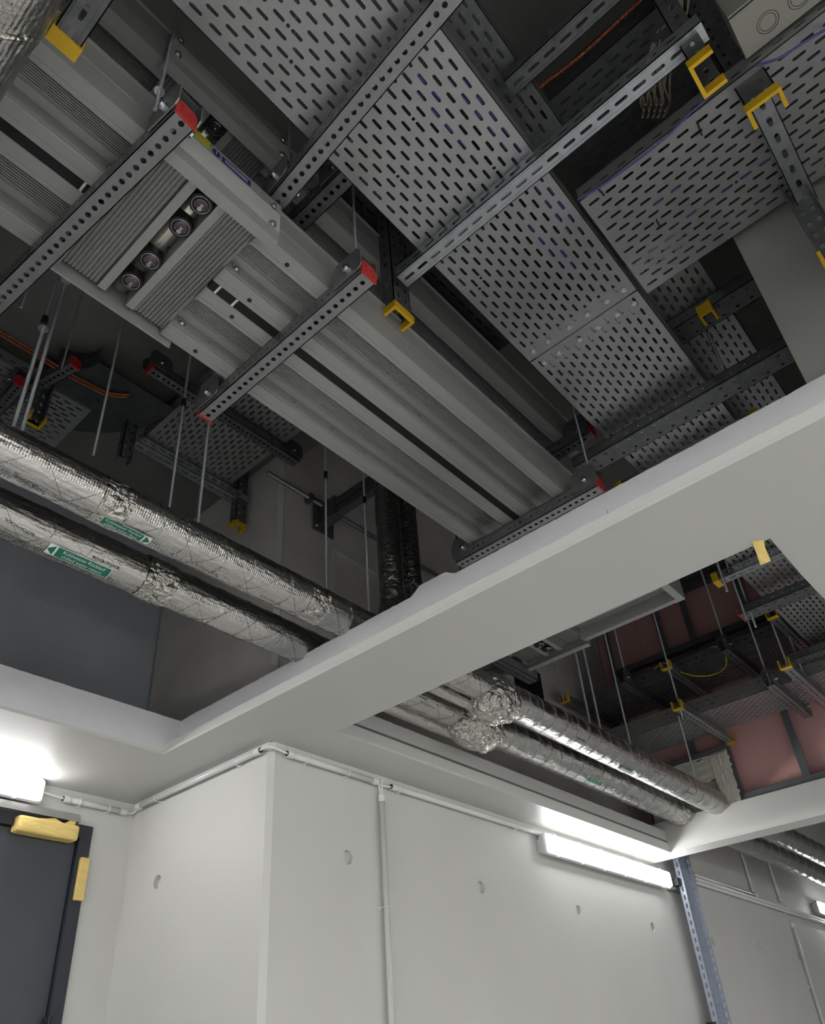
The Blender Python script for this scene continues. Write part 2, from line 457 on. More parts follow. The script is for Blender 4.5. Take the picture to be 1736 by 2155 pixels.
# cream fire plaster round the pipe penetration
mb = MB()
def blob_sheet(mb, y0, y1, z0, z1, x, seed, n=22):
    g = []
    for i in range(n + 1):
        for j in range(n + 1):
            fy, fz = i / n, j / n; e = 0.012 if (i in (0, n) or j in (0, n)) else 0
            p = Vector((fy * 9 + seed, fz * 9, seed)); q = noise.noise(p)
            g.append((x - 0.006 * (1 + q) + e, y0 + (y1 - y0) * fy + (0.02 * noise.noise(p * 3) if i in (0, n) else 0), z0 + (z1 - z0) * fz + (0.02 * noise.noise(p * 3 + Vector((5, 5, 5))) if j in (0, n) else 0)))
    fs = [(i * (n + 1) + j, (i + 1) * (n + 1) + j, (i + 1) * (n + 1) + j + 1, i * (n + 1) + j + 1) for i in range(n) for j in range(n)]
    mb.add(g, fs)
blob_sheet(mb, 1.575, 1.70, 1.445, 1.83, 5.095, 1)
blob_sheet(mb, 1.66, YR, 1.66, 1.83, 5.105, 2)
mb.box(5.10, 5.13, 1.60, 1.69, 1.46, 1.82)
mb.box(5.105, 5.13, 1.66, YR, 1.67, 1.82)
mb.build('fire_plaster', M_PLAST, part, smooth=False)
MB().box(5.15, 5.16, 1.68, 2.2, 1.478, 1.67).build('plaster_recess', M_PLAST, part)

# tall white side panel standing on the beam at the right of the first opening
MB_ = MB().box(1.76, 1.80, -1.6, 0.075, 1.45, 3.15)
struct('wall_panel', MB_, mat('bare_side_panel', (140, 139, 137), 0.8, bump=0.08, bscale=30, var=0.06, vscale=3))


# ------------------------------------------------------------------ generic metalwork
def hexbolt(mb, p, axis, r=0.009, h=0.007):
    a = Vector(p); b = a + Vector(axis).normalized() * h; mb.cyl(a, b, r * 1.5, 14); mb.cyl(b, b + Vector(axis).normalized() * h, r, 6); return mb


def rail(label, loc, rz, L, wd=0.05, ht=0.05, cap=None, pitch=0.025, group=None, brackets=(), m=None, hr=0.0068, rows=1, name='mounting_rail', nholes=10):
    """perforated mounting channel along local +x, underside at z=0"""
    t = thing(name, label, 'rail', loc, rz, group); m = m or M_GALV; mb = MB(); th = 0.0025
    n = int(L / pitch)
    if rows == 1: hb = [circ(pitch * (k + 0.6), 0, hr, nholes) for k in range(n)]
    else: hb = [circ(pitch * (k + 0.6), s * wd * 0.26, hr, nholes) for k in range(n) for s in (-1, 1)]
    mb.plate((0, 0, 0), (1, 0, 0), (0, 1, 0), rect(0, L, -wd / 2, wd / 2), hb, th)
    hs = [circ(pitch * (k + 0.6), ht * 0.5, hr * 0.75, 8) for k in range(n)]
    mb.plate((0, -wd / 2, 0), (1, 0, 0), (0, 0, 1), rect(0, L, 0, ht), hs, -th)
    mb.plate((0, wd / 2 - th, 0), (1, 0, 0), (0, 0, 1), rect(0, L, 0, ht), hs, -th)
    for s in (-1, 1): mb.box(0, L, min(s * wd / 2, s * (wd / 2 - 0.012)), max(s * wd / 2, s * (wd / 2 - 0.012)), ht - th, ht)
    mb.build('channel', m, t, world=False)
    if cap:
        for e in cap:
            x = 0 if e == 0 else L; s = -1 if e == 0 else 1
            c = MB(); c.prism([(-wd / 2 - .002, -.002), (wd / 2 + .002, -.002), (wd / 2 + .002, ht * .8), (wd / 2 - .008, ht + .002), (-wd / 2 + .008, ht + .002), (-wd / 2 - .002, ht * .8)], (x, 0, 0), (0, 1, 0), (0, 0, 1), (s * 0.006, 0, 0))
            for dy in (-0.012, 0.012):
                for dz in (0.014, 0.034): c.cyl((x + s * .006, dy, dz), (x + s * .0085, dy, dz), 0.0025, 6)
            c.build('end_cap', M_RED, t, world=False)
    for bx in brackets:
        b = MB(); z0 = 0.016; z1 = ht + 0.055; a = wd / 2 + 0.003
        prof = [(-0.05, z0), (0.04, z0), (0.05, z0 + 0.012), (0.05, z1 - 0.018), (0.035, z1), (-0.035, z1), (-0.055, z1 - 0.03), (-0.055, z0 + 0.02)]
        for s in (-1, 1): b.prism(prof, (bx, s * a, 0), (1, 0, 0), (0, 0, 1), (0, s * 0.003, 0))
        b.box(bx - 0.035, bx + 0.035, -a, a, z1 - 0.003, z1)
        o = b.build('hanger_bracket', m, t, world=False)
        q = MB()
        for s in (-1, 1): hexbolt(q, (bx, s * (a + 0.003), z0 + 0.034), (0, s, 0), 0.008, 0.006)
        WM[o.name] = WM[t.name].copy()
        q.build('bolt', M_ZINC, o, world=False)
    return t


def arm(label, loc, rz, L, wd=0.05, ht=0.045, pitch=0.05, m=None, group=None, caps=(), name='support_arm', slots=(0.036, 0.009)):
    """slotted cantilever arm along local +x"""
    t = thing(name, label, 'rail', loc, rz, group); m = m or M_ARM; th = 0.0022; n = int(L / pitch); mb = MB()
    hb = [slot(pitch * (k + .6), 0, slots[0], slots[1]) for k in range(n)]
    mb.plate((0, 0, 0), (1, 0, 0), (0, 1, 0), rect(0, L + .03, -wd / 2, wd / 2), hb, th)
    hs = [slot(pitch * (k + .6), ht * .55, slots[0] * .95, slots[1] * 1.3) for k in range(n)]
    mb.plate((0, -wd / 2, 0), (1, 0, 0), (0, 0, 1), rect(0, L + .03, 0, ht), hs, -th)
    mb.plate((0, wd / 2 - th, 0), (1, 0, 0), (0, 0, 1), rect(0, L + .03, 0, ht), hs, -th)
    for s in (-1, 1): mb.box(0, L + .03, s * wd * .33 - .002, s * wd * .33 + .002, -0.0015, 0)
    mb.build('slotted_profile', m, t, world=False)
    for e in caps: ucap(t, 0 if e == 0 else L + .03, wd, ht, -1 if e == 0 else 1)
    return t


def ucap(t, x, wd, ht, s):
    c = MB(); k = 0.008; a = wd / 2 + .004; x0, x1 = (x - 0.006, x + 0.024) if s < 0 else (x - 0.024, x + 0.006)
    c.box(x0, x1, -a, a, -k * .7, 0.0); c.box(x0, x1, -a, -a + k, .0, ht + .004); c.box(x0, x1, a - k, a, .0, ht + .004)
    c.build('edge_cap', M_YEL, t, world=False)


def post(label, loc, rz, Ht, wd=0.075, dp=0.045, m=None, group=None, capped=True, name='hanging_post', open_dir=1):
    """slotted U post hanging from the slab; its lower end at z=0, the web facing local -y"""
    t = thing(name, label, 'post', loc, rz, group); m = m or M_GALVD; th = 0.003; mb = MB(); p = 0.05; n = int(Ht / p)
    mb.plate((-wd / 2, 0, 0), (1, 0, 0), (0, 0, 1), rect(0, wd, 0, Ht), [slot(wd / 2 + s * wd * .22, p * (k + .5), 0.024, 0.011, 'v') for k in range(n) for s in (-1, 1)], -th)
    for s in (-1, 1):
        mb.plate((s * wd / 2 - (th if s > 0 else 0), 0, 0), (0, 1, 0), (0, 0, 1), rect(0, dp, 0, Ht), [slot(dp * .55, p * (k + .5), 0.024, 0.010, 'v') for k in range(n)], th)
    mb.build('post_profile', m, t, world=False)
    if capped:
        c = MB(); k = 0.009; a = wd / 2 + .005
        c.box(-a, a, -.006, k - .006, -.008, .020); c.box(-a, -a + k, k - .006, dp + .006, -.008, .020); c.box(a - k, a, k - .006, dp + .006, -.008, .020)
        c.build('edge_cap', M_YEL, t, world=False)
    return t


TP = 0.0265 * 1.0146


def tray(label, loc, rz, L, wd=0.40, ht=0.06, m=None, group=None, slotL=0.034, slotW=0.0084, px=0.0538, py=0.0254, sides=True, name='cable_tray', solid0=0.0, side_slots=True, extra=()):
    """perforated cable tray along local +x, width across y, underside at z=0"""
    t = thing(name, label, 'cable tray', loc, rz, group); m = m or M_GALVT; th = 0.0018
    nr = int((wd - 0.02) / py); y0 = -(nr - 1) * py / 2; hl = []
    for r in range(nr):
        y = y0 + r * py; x = 0.03 + (px / 2 if r % 2 else 0)
        while x < L - 0.03:
            if x > solid0 + 0.02: hl.append(slot(x, y, slotL, slotW))
            x += px
    # a few round bolt holes between the slots
    rnd = random.Random(len(hl))
    for k in range(int(L * 5)):
        r = rnd.randrange(1, nr - 1); y = y0 + r * py; c = 0.03 + (px / 2 if r % 2 else 0) + px * (rnd.randrange(1, max(2, int(L / px) - 1)) + .5)
        if solid0 + .04 < c < L - .04: hl.append(circ(c, y, 0.005, 8))
    mb = MB(); mb.plate((0, 0, 0), (1, 0, 0), (0, 1, 0), rect(0, L, -wd / 2, wd / 2), hl, th)
    mb.build('perforated_base', m, t, world=False)
    if sides:
        for s in (-1, 1):
            q = MB(); y = s * wd / 2; hs = []
            if side_slots:
                hs = [slot(0.03 + px * k, ht * .35, slotL * .8, slotW) for k in range(int((L - .04) / px))]
                if ht > .08: hs += [slot(0.03 + px * (k + .5), ht * .68, slotL * .8, slotW) for k in range(int((L - .08) / px))]
            q.plate((0, y - (th if s > 0 else 0), 0), (1, 0, 0), (0, 0, 1), rect(0, L, 0, ht), hs, -th)
            q.box(0, L, min(y, y - s * .012), max(y, y - s * .012), ht - th, ht)
            q.build('side_flange', m, t, world=False)
    return t


def rod(label, x, y, z0, z1, r=0.0045, nuts=(), m=None, group='threaded hanger rods', name='threaded_rod', sleeve=None):
    t = thing(name, label, 'rod', (x, y, z0), 0, group if group else None)
    MB().cyl((0, 0, 0), (0, 0, z1 - z0), r, 8).build('shank', m or M_ROD, t, world=False)
    for z in nuts:
        q = MB(); q.cyl((0, 0, z - z0), (0, 0, z - z0 + r * 1.8), r * 1.9, 6); q.cyl((0, 0, z - z0 - .001), (0, 0, z - z0), r * 2.6, 14); q.build('nut', M_ZINC, t, world=False)
    if sleeve:
        MB().cyl((0, 0, sleeve - z0), (0, 0, sleeve - z0 + .035), r * 1.9, 6).build('coupling_nut', M_BLACK, t, world=False)
    return t


# ------------------------------------------------------------------ busbar trunking
FLW = [.05]


def trunk_profile(y0, y1, z0, h):
    """closed outline (y,z) of one trunk: two flanges, a recessed ribbed web, the same on top"""
    fl = FLW[0]; rc = 0.058; a = y0 + fl; b = y1 - fl; pts = [(y0, z0), (y0 + .0330, z0), (y0 + .0335, z0 + .001), (y0 + .0345, z0 + .001), (y0 + .035, z0), (a - .004, z0), (a, z0 + .004), (a, z0 + rc)]
    n = 11; s = a + 0.004; e = b - 0.030
    for k in range(n):
        u = s + (e - s) * k / n; du = (e - s) / n
        pts += [(u, z0 + rc), (u + du * .5, z0 + rc), (u + du * .5, z0 + rc - .005), (u + du, z0 + rc - .005)]
    pts += [(b - .022, z0 + rc), (b - .020, z0 + rc - .003), (b, z0 + rc - .006), (b, z0 + .012), (b + .003, z0 + .012), (b + .003, z0 + .001), (b + .004, z0), (y1 - .018, z0), (y1 - .0175, z0 + .001), (y1 - .0165, z0 + .001), (y1 - .016, z0), (y1, z0), (y1, z0 + h), (b, z0 + h), (b, z0 + h - rc * .7), (a, z0 + h - rc * .7), (a, z0 + h), (y0 - .007, z0 + h), (y0 - .007, z0 + h - .004), (y0, z0 + h - .004), (y0, z0 + .075), (y0 + .001, z0 + .074), (y0 + .001, z0 + .073), (y0, z0 + .072)]
    return pts


def extrude_x(mb, prof, x0, x1): return mb.prism(prof, (x0, 0, 0), (0, 1, 0), (0, 0, 1), (x1 - x0, 0, 0))


def text_mesh(s, size):
    cu = bpy.data.curves.new('t', 'FONT'); cu.body = s; cu.size = size; cu.resolution_u = 2; cu.align_x = 'CENTER'; cu.align_y = 'CENTER'
    ob = bpy.data.objects.new('t', cu); COL.objects.link(ob)
    dg = bpy.context.evaluated_depsgraph_get(); me = bpy.data.meshes.new_from_object(ob.evaluated_get(dg))
    vs = [v.co.copy() for v in me.vertices]; fs = [tuple(p.vertices) for p in me.polygons]
    bpy.data.objects.remove(ob); bpy.data.curves.remove(cu); bpy.data.meshes.remove(me)
    return vs, fs


def put_text(mb, s, size, o, u, v, n, lift=0.0006, tw=1.0):
    vs, fs = text_mesh(s, size); o = Vector(o); u = Vector(u); v = Vector(v); n = Vector(n)
    mb.add([o + u * p.x * tw + v * p.y + n * lift for p in vs], fs); return mb


def trunk(label, ya, yb, yc, yd, z0, x0, x1, h, jx, cover, domes, stickers, side_bolts=True, x0b=None):
    x0b = x0 if x0b is None else x0b
    t = thing('busbar_trunk', label, 'busbar', ((x0 + x1) / 2, (ya + yd) / 2, z0))
    for (p, q) in ((ya, yb), (yc, yd)):
        for (a, b) in ((x0 if p == ya else x0b, jx[0]), (jx[3], x1)):
            o = extrude_x(MB(), trunk_profile(p, q, z0, h), a, b).build('housing', M_ALU, t)
        # seam line, screws on the recess wall
        sc = MB()
        x = jx[3] + .12
        while x < min(x1, 2.6): sc.cyl((x, q - .05, z0 + .03), (x, q - .053, z0 + .03), .004, 8); x += .16
        for x in (jx[0] - .03, jx[3] + .03): hexbolt(sc, (x, q - .05, z0 + .03), (0, -1, 0), .008, .005)
        sc.build('screw', M_ZINC, t)
        hb = MB()
        for x in (jx[3] + .10,): 
            for yy in (p + .025, q - .02): hb.cyl((x, yy, z0 + .0005), (x, yy, z0 - .0008), .0065, 12)
        hb.build('bolt_hole', M_BLACK, t)
        # end plates where the housing meets the joint
        e = MB()
        for x in (jx[0] - .001, jx[3] + .001):
            s = 1 if x < jx[1] else -1
            e.prism([(p, z0 + .0), (p + .05, z0), (p + .05, z0 + .056), (q - .05, z0 + .05), (q - .05, z0), (q, z0), (q, z0 + h - .01), (p, z0 + h - .01)], (x, 0, 0), (0, 1, 0), (0, 0, 1), (s * .004, 0, 0))
        e.build('end_plate', M_ALU, t)
    for (a, b) in ((x0b, jx[0]), (jx[3], x1)): MB().box(a, b, yb + .0005, yc - .0005, z0 + .003, z0 + h - .02).build('insulation_gap', M_GAP, t)
    # toothed clamp strips in the gap
    c = MB()
    for x in (jx[3] + .02, jx[3] + .075, jx[0] - .06):
        c.box(x, x + .003, yb + .002, yc - .002, z0 - .001, z0 + .01)
        for k in range(5):
            y = yb + (yc - yb) * (k + .1) / 5; c.box(x + .003, x + .006, y, y + (yc - yb) * .1, z0 - .001, z0 + .01)
    c.build('clamp_strip', M_WHT, t)
    # joint pack: ribbed plates, flat strips, tube, black collars with clear domes
    zj = z0 + .012
    for (a, b) in ((jx[0], jx[1]), (jx[2], jx[3])):
        prof = []; n = int((b - a) / .0092)
        for k in range(n):
            u = a + (b - a) * k / n; du = (b - a) / n
            prof += [(u, zj), (u + du * .55, zj), (u + du * .55, zj + .005), (u + du, zj + .005)]
        prof += [(b, zj + .09), (a, zj + .09)]
        MB().prism([(p[0], p[1]) for p in prof], (0, ya + .01, 0), (1, 0, 0), (0, 0, 1), (0, yd - ya - .02, 0)).build('ribbed_plate', M_ALUR, t)
    g = (jx[1] + jx[2]) / 2; sw = .022
    for x in (jx[1] + .003, jx[2] - sw - .003): MB().box(x, x + sw, ya + .01, yd - .01, zj - .006, zj + .05).build('joint_strip', M_ALU, t)
    MB().cyl((g, ya + .02, z0 + .05), (g, yd - .02, z0 + .05), .021, 20).build('joint_tube', M_TUBE, t, smooth=True)
    for y in domes:
        o = MB().cyl((g, y, z0 + .055), (g, y, z0 + .002), .0275, 28).build('collar', M_BLACK, t)
        dm = MB()
        for k in range(1):
            rings = [(0.021, .0015), (.0195, -.002), (.015, -.005), (.008, -.0068), (.0015, -.0072)]
            vs = []; fs = []; nn = 24
            for (r, dz) in rings: vs += [(g + r * math.cos(2 * PI * j / nn), y + r * math.sin(2 * PI * j / nn), z0 + dz) for j in range(nn)]
            for i in range(len(rings) - 1): fs += [(i * nn + j, (i + 1) * nn + j, (i + 1) * nn + (j + 1) % nn, i * nn + (j + 1) % nn) for j in range(nn)]
            fs.append(tuple(range((len(rings) - 1) * nn, len(rings) * nn)))
            dm.add(vs, fs)
        WM[o.name] = WM[t.name].copy()
        dm.build('sight_dome', M_GLASSY, o, smooth=True)
        rg = MB(); rg.tube([(g + .0215 * math.cos(a), y + .0215 * math.sin(a), z0 + .001) for a in [2 * PI * k / 24 for k in range(25)]], .0012, 5, cap=False); rg.build('rim', M_ZINC, o, smooth=True)
        q = MB(); q.box(g - .003, g + .003, y - .009, y + .004, z0 - .0085, z0 - .004); q.cyl((g, y + .005, z0 - .004), (g, y + .005, z0 - .010), .006, 8); q.build('indicator', M_ZINC, o)
        q = MB(); q.box(g - .0055, g - .004, y - .011, y - .004, z0 - .0078, z0 - .004); q.box(g + .004, g + .0055, y - .011, y - .004, z0 - .0078, z0 - .004); q.build('red_mark', M_RED, o)
    # outer cover plates
    cx0, cx1 = cover
    prof = [(ya - .018, z0 - .022), (ya + .012, z0 - .022), (ya + .012, z0 - .016), (ya - .008, z0 - .014)]
    zz = z0 - .006
    for k in range(12): prof += [(ya - .010, zz), (ya - .006, zz + .003)]; zz += .0075
    prof += [(ya - .008, z0 + .10), (ya - .008, z0 + .125), (ya - .018, z0 + .13), (ya - .022, z0 + .13), (ya - .022, z0 + .095)]
    zz = z0 + .09
    for k in range(12): prof += [(ya - .022, zz), (ya - .0195, zz - .003)]; zz -= .0065
    prof += [(ya - .022, z0 + .01)]
    o = extrude_x(MB(), prof, cx0, cx1).build('cover_plate', M_ALU, t); WM[o.name] = WM[t.name].copy()
    b = MB()
    for z in (z0 + .02, z0 + .10): hexbolt(b, (cx1 - .025, ya - .022, z), (0, -1, 0), .007, .005); hexbolt(b, (cx0 + .02, ya - .022, z), (0, -1, 0), .007, .005)
    b.build('bolt', M_ZINC, o)
    for kind, a0, a1, zl, zh in stickers:
        yy = ya - .0228; m = M_STKY if kind == 'y' else M_STKB
        q = MB()
        if kind == 'c': q.prism(circ((a0 + a1) / 2, (zl + zh) / 2, (a1 - a0) / 2, 20), (0, yy, 0), (1, 0, 0), (0, 0, 1), (0, -.0008, 0))
        else: q.box(a0, a1, yy - .0008, yy, zl, zh)
        s = q.build('sticker', m, o)
        if kind == 'y':
            q = MB(); put_text(q, 'Achtung', .014, ((a0 + a1) / 2 + .012, yy - .0008, (zl + zh) / 2 + .006), (1, 0, 0), (0, 0, 1), (0, -1, 0)); put_text(q, 'Attention', .010, ((a0 + a1) / 2 + .012, yy - .0008, (zl + zh) / 2 - .008), (1, 0, 0), (0, 0, 1), (0, -1, 0))
            q.prism([(0, 0), (.018, 0), (.009, .016)], (a0 + .004, yy - .0009, (zl + zh) / 2 - .008), (1, 0, 0), (0, 0, 1), (0, -.0004, 0)); q.build('print', M_INK, s)
        elif kind == 'c':
            q = MB(); put_text(q, '1', .02, ((a0 + a1) / 2, yy - .0009, (zl + zh) / 2), (1, 0, 0), (0, 0, 1), (0, -1, 0)); q.build('print', M_WHT, s)
        else:
            q = MB()
            for k in range(2): q.box(a0 + .008, a1 - .01, yy - .0014, yy - .0008, zl + .006 + k * .007, zl + .0072 + k * .007)
            q.build('print', M_WHT, s)
    prof = [(yd + .004, z0 - .020), (yd + .010, z0 - .020), (yd + .010, z0 + .12), (yd + .004, z0 + .12)]
    extrude_x(MB(), prof, cx0, cx1).build('cover_plate', M_ALU, t)
    return t


Z0 = 1.82
t1 = trunk('large grey busbar trunk in front with four clear sight domes in a row', .9255, 1.122, 1.152, 1.362, Z0, -0.9, 2.5, .145,
           (.365, .465, .575, .665), (.349, .70), (.968 + .01, 1.051 + .01, 1.191, 1.277), [('y', .418, .480, Z0 + .098, Z0 + .128), ('c', .487, .511, Z0 + .096, Z0 + .120), ('b', .516, .602, Z0 + .096, Z0 + .118)])
t2 = trunk('second busbar trunk in shade directly above the front one', .929, 1.125, 1.155, 1.362, 2.18, -0.9, 2.3, .145,
           (.36, .47, .575, .68), (.34, .72), (.968, 1.06), [])

# elbow piece: the front trunk turns towards the right wall behind the ceiling beam
FLW[0] = .034
G[0] = Matrix.Translation((3.094 + .9255, 0, 0)) @ Matrix.Rotation(PI / 2, 4, 'Z')
t3 = trunk('grey busbar trunk beyond the ceiling beam with an elbow and two protruding domes', .9255, 1.122, 1.152, 1.362, Z0, .98, 2.3, .145,
           (1.45, 1.575, 1.68, 1.79), (1.44, 1.82), (.994, 1.061, 1.2, 1.29), [], x0b=1.10)
G[0] = Matrix.Identity(4); FLW[0] = .05
mb = MB()
def mitre(mb, p0, p1, zz0, zz1):      # quarter of a square frame at the elbow, outer corner at (3.065,.9255)
    o = (3.094, .934)
    a, b = p0, p1
    poly = [(o[0] - b, o[1] + a), (o[0] - a, o[1] + a), (o[0] - a, o[1] + b)]
    q = [(2.505, o[1] + a), (o[0] - a, o[1] + a), (o[0] - a, .9795), (o[0] - b, .9795), (o[0] - b, o[1] + b), (2.505, o[1] + b)]
    q = [p for p in q]
    mb.prism(q, (0, 0, zz0), (1, 0, 0), (0, 1, 0), (0, 0, zz1 - zz0))
mitre(mb, 0, .034, Z0 - .002, Z0 + .145)
mb.box(2.505, 3.055, .969, 1.098, Z0 + .06, Z0 + .065)
mb.build('elbow', M_ALU, t3)

# ------------------------------------------------------------------ rails carrying the trunks
rail('grey perforated channel with a red end cap under the near end of the front trunk', (.300, 1.62, 1.77), -PI / 2 + math.radians(5.1) - math.radians(0), .80, cap=(1,), brackets=(.765,), hr=.0068)
rail('grey perforated channel crossing under the middle of the front trunk, red end caps', (.912, 1.49, 1.77), -PI / 2, .685, cap=(0, 1), brackets=(.045, .64))
rail('perforated channel under the far end of the front trunk, just above the ceiling beam', (2.085, 1.44, 1.77), -PI / 2, .64, cap=(1,), brackets=(.045, .60))
rail('perforated channel crossing under the near end of the big tray', (.700, .93, 1.985), -PI / 2 - math.radians(3.9), 1.5, brackets=(.04,))
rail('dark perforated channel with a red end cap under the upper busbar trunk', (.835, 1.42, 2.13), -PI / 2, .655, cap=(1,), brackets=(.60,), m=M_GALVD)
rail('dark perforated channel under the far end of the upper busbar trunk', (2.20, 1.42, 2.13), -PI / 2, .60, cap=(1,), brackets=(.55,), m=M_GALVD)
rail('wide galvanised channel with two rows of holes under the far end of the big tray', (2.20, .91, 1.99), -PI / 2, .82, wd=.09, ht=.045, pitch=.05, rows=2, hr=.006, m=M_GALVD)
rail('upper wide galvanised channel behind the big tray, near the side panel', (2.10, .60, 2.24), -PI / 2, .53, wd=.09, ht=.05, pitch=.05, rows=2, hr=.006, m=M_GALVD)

# ------------------------------------------------------------------ cable trays of the first opening
tray('wide perforated cable tray over the first ceiling opening, near section', (-.2, .572, 2.08), 0, 1.883, .408, .06)
tray('perforated cable tray section beyond the joint, ending over the beam', (1.688, .572, 2.079), 0, 3.37, .408, .06)
tray('perforated cable tray branching off to the right of the wide tray', (1.52, .352, 2.085), -PI / 2, 1.6, .415, .06)
tray('dark narrow perforated tray strip just above the right edge of the wide tray', (.78, .362, 2.36), 0, .48, .10, .06, m=M_GALVD)
tray('small perforated tray behind the wide tray near the side panel', (1.75, .30, 2.30), 0, 1.1, .20, .06)
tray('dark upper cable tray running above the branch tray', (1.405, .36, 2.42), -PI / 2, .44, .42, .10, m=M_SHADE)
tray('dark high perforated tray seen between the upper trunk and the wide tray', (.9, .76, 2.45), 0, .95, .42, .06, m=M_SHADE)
# joint bolts across the tray seam
sp = thing('splice_plate', 'galvanised splice plate with bolt heads across the seam of the wide tray', 'bracket', (1.69, .57, 2.079))
mb = MB(); mb.box(1.63, 1.76, .40, .75, 2.0825, 2.0845); mb.build('plate', M_GALVT, sp)
mb = MB()
for y in (.40, .46, .53, .60, .68, .74):
    for x in (1.655, 1.722): hexbolt(mb, (x, y, 2.079), (0, 0, -1), .006, .003)
mb.build('bolt', M_ZINC, sp)

# slotted arms and hanging posts
arm('bright slotted support arm crossing under the wide tray', (1.125, .86, 2.03), -PI / 2, .92, .052, .042)
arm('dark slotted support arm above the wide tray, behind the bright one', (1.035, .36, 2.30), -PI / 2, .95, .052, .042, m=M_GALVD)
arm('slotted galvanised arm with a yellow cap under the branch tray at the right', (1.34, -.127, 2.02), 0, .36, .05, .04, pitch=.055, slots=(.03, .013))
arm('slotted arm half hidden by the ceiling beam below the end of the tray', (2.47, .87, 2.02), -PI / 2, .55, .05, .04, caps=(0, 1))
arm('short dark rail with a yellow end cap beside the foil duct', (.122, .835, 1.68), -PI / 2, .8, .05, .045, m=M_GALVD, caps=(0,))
post('slotted hanging post with a yellow cap beside the front trunk', (1.15, .885, 1.93), 0, 1.26, .075, .045)
post('slotted hanging post with a yellow cap over the branch tray, left one', (1.155, -.03, 1.93), PI, 1.26, .08, .045)
post('wide slotted hanging post with a yellow cap at the upper right', (1.33, -.13, 1.97), -PI / 2, 1.22, .075, .045)
post('slotted hanging post with a yellow cap in front of the side panel', (1.70, -.115, 1.74), PI / 2, 1.45, .06, .04)
rod('bright rod passing the yellow cap near the side panel', 2.22, .305, 2.035, 3.2, group=None, r=.006)
yc = thing('yellow_cap', 'loose yellow cap on the upper wide channel near the side panel', 'cap', (2.06, .27, 2.2))
mb = MB(); mb.box(2.03, 2.038, .235, .285, 2.195, 2.245); mb.box(2.038, 2.085, .277, .285, 2.195, 2.245); mb.box(2.038, 2.085, .235, .243, 2.195, 2.245); mb.build('cap', M_YEL, yc)

# ------------------------------------------------------------------ lamps
def lamp(label, x0, x1, yw, z0, z1, name='batten_lamp', direction=-1, dep=.095, dm=None):
    """weatherproof batten lamp on a wall of constant y; direction -1 faces the camera side"""
    s = direction; t = thing(name, label, 'lamp', ((x0 + x1) / 2, yw, z0)); zc = (z0 + z1) / 2; hh = (z1 - z0) / 2
    yb = yw + s * .02; ym = yw + s * dep * .62; yf = yw + s * dep
    def rr(x0, x1, h, y, r):
        o = []
        for cx, cz, a0 in ((x1 - r, zc + h - r, 0), (x0 + r, zc + h - r, 1), (x0 + r, zc - h + r, 2), (x1 - r, zc - h + r, 3)):
            for k in range(5): a = (a0 + k / 4) * PI / 2; o.append((cx + r * math.cos(a), y, cz + r * math.sin(a)))
        return o
    def loft(secs, caps):
        mb = MB(); n = len(secs[0]); vs = [p for q in secs for p in q]
        fs = [(i * n + j, (i + 1) * n + j, (i + 1) * n + (j + 1) % n, i * n + (j + 1) % n) for i in range(len(secs) - 1) for j in range(n)]
        if caps[0]: fs.append(tuple(range(n)))
        if caps[1]: fs.append(tuple(range((len(secs) - 1) * n, len(secs) * n)))
        return mb.add(vs, fs)
    loft([rr(x0 + .03, x1 - .03, hh * .62, yb - s * .02, .01), rr(x0 + .03, x1 - .03, hh * .62, yb, .01), rr(x0 + .012, x1 - .012, hh * .80, yb + s * .004, .015), rr(x0, x1, hh, ym - s * .004, .02), rr(x0, x1, hh, ym + s * .004, .02)], (1, 1)).build('housing', M_LHOUS, t)
    loft([rr(x0 + .004, x1 - .004, hh - .003, ym + s * .004, .018), rr(x0 + .006, x1 - .006, hh - .005, ym + s * .012, .018)], (0, 1)).build('diffuser_rim', M_WHT, t)
    loft([rr(x0 + .012, x1 - .012, hh - .008, ym + s * .012, .018), rr(x0 + .016, x1 - .016, hh - .014, yf - s * .006, .018), rr(x0 + .03, x1 - .03, hh - .026, yf, .014)], (0, 1)).build('diffuser', dm or M_LDIFF, t)
    mb = MB(); n = 6
    for k in range(n):
        x = x0 + .12 + (x1 - x0 - .24) * k / (n - 1)
        for zz in (z0 - .001, z1 - .003): mb.box(x - .006, x + .006, min(ym - s * .006, ym + s * .014), max(ym - s * .006, ym + s * .014), zz, zz + .004)
    mb.build('clip', M_CLIP, t)
    return t
lamp('lit batten lamp on the white wall below the ceiling beam', 3.79, 5.33, YR, 1.105, 1.225)
lamp('lit batten lamp far along the right wall, cut by the picture edge', 8.66, 10.2, YR, 1.30, 1.42)
lamp('lit batten lamp above the dark door', -.10, 1.44, YD, 1.165, 1.275)
# the room goes on behind the camera: unseen fill lamps added under the soffit, brighter than those in view
for x0_, yc_, lb in ((2.35, -2.1, 'added unseen batten lamp under the soffit right of the camera, second row'), (-2.2, -2.35, 'added unseen batten lamp under the soffit behind the camera, left one'), (-.1, -2.35, 'added unseen batten lamp under the soffit behind the camera, right one'), (5.6, -2.0, 'added unseen batten lamp under the soffit beyond the far beam')):
    G[0] = Matrix.Translation((0, yc_, H)) @ Matrix.Rotation(PI / 2, 4, 'X')
    lamp(lb, x0_, x0_ + 1.54, 0, -.06, .06, dm=M_LDIFB)
for yc_, lb in ((-1.3, 'added unseen batten lamp on the left wall behind the camera'), (.9, 'added unseen batten lamp on the left wall level with the camera')):  # unseen lamps added to light the beam face from the left
    G[0] = Matrix.Translation((XMIN, yc_, 0)) @ Matrix.Rotation(PI / 2, 4, 'Z')
    lamp(lb, -.77, .77, 0, 1.12, 1.24, dm=M_LDIFB)
G[0] = Matrix.Identity(4)

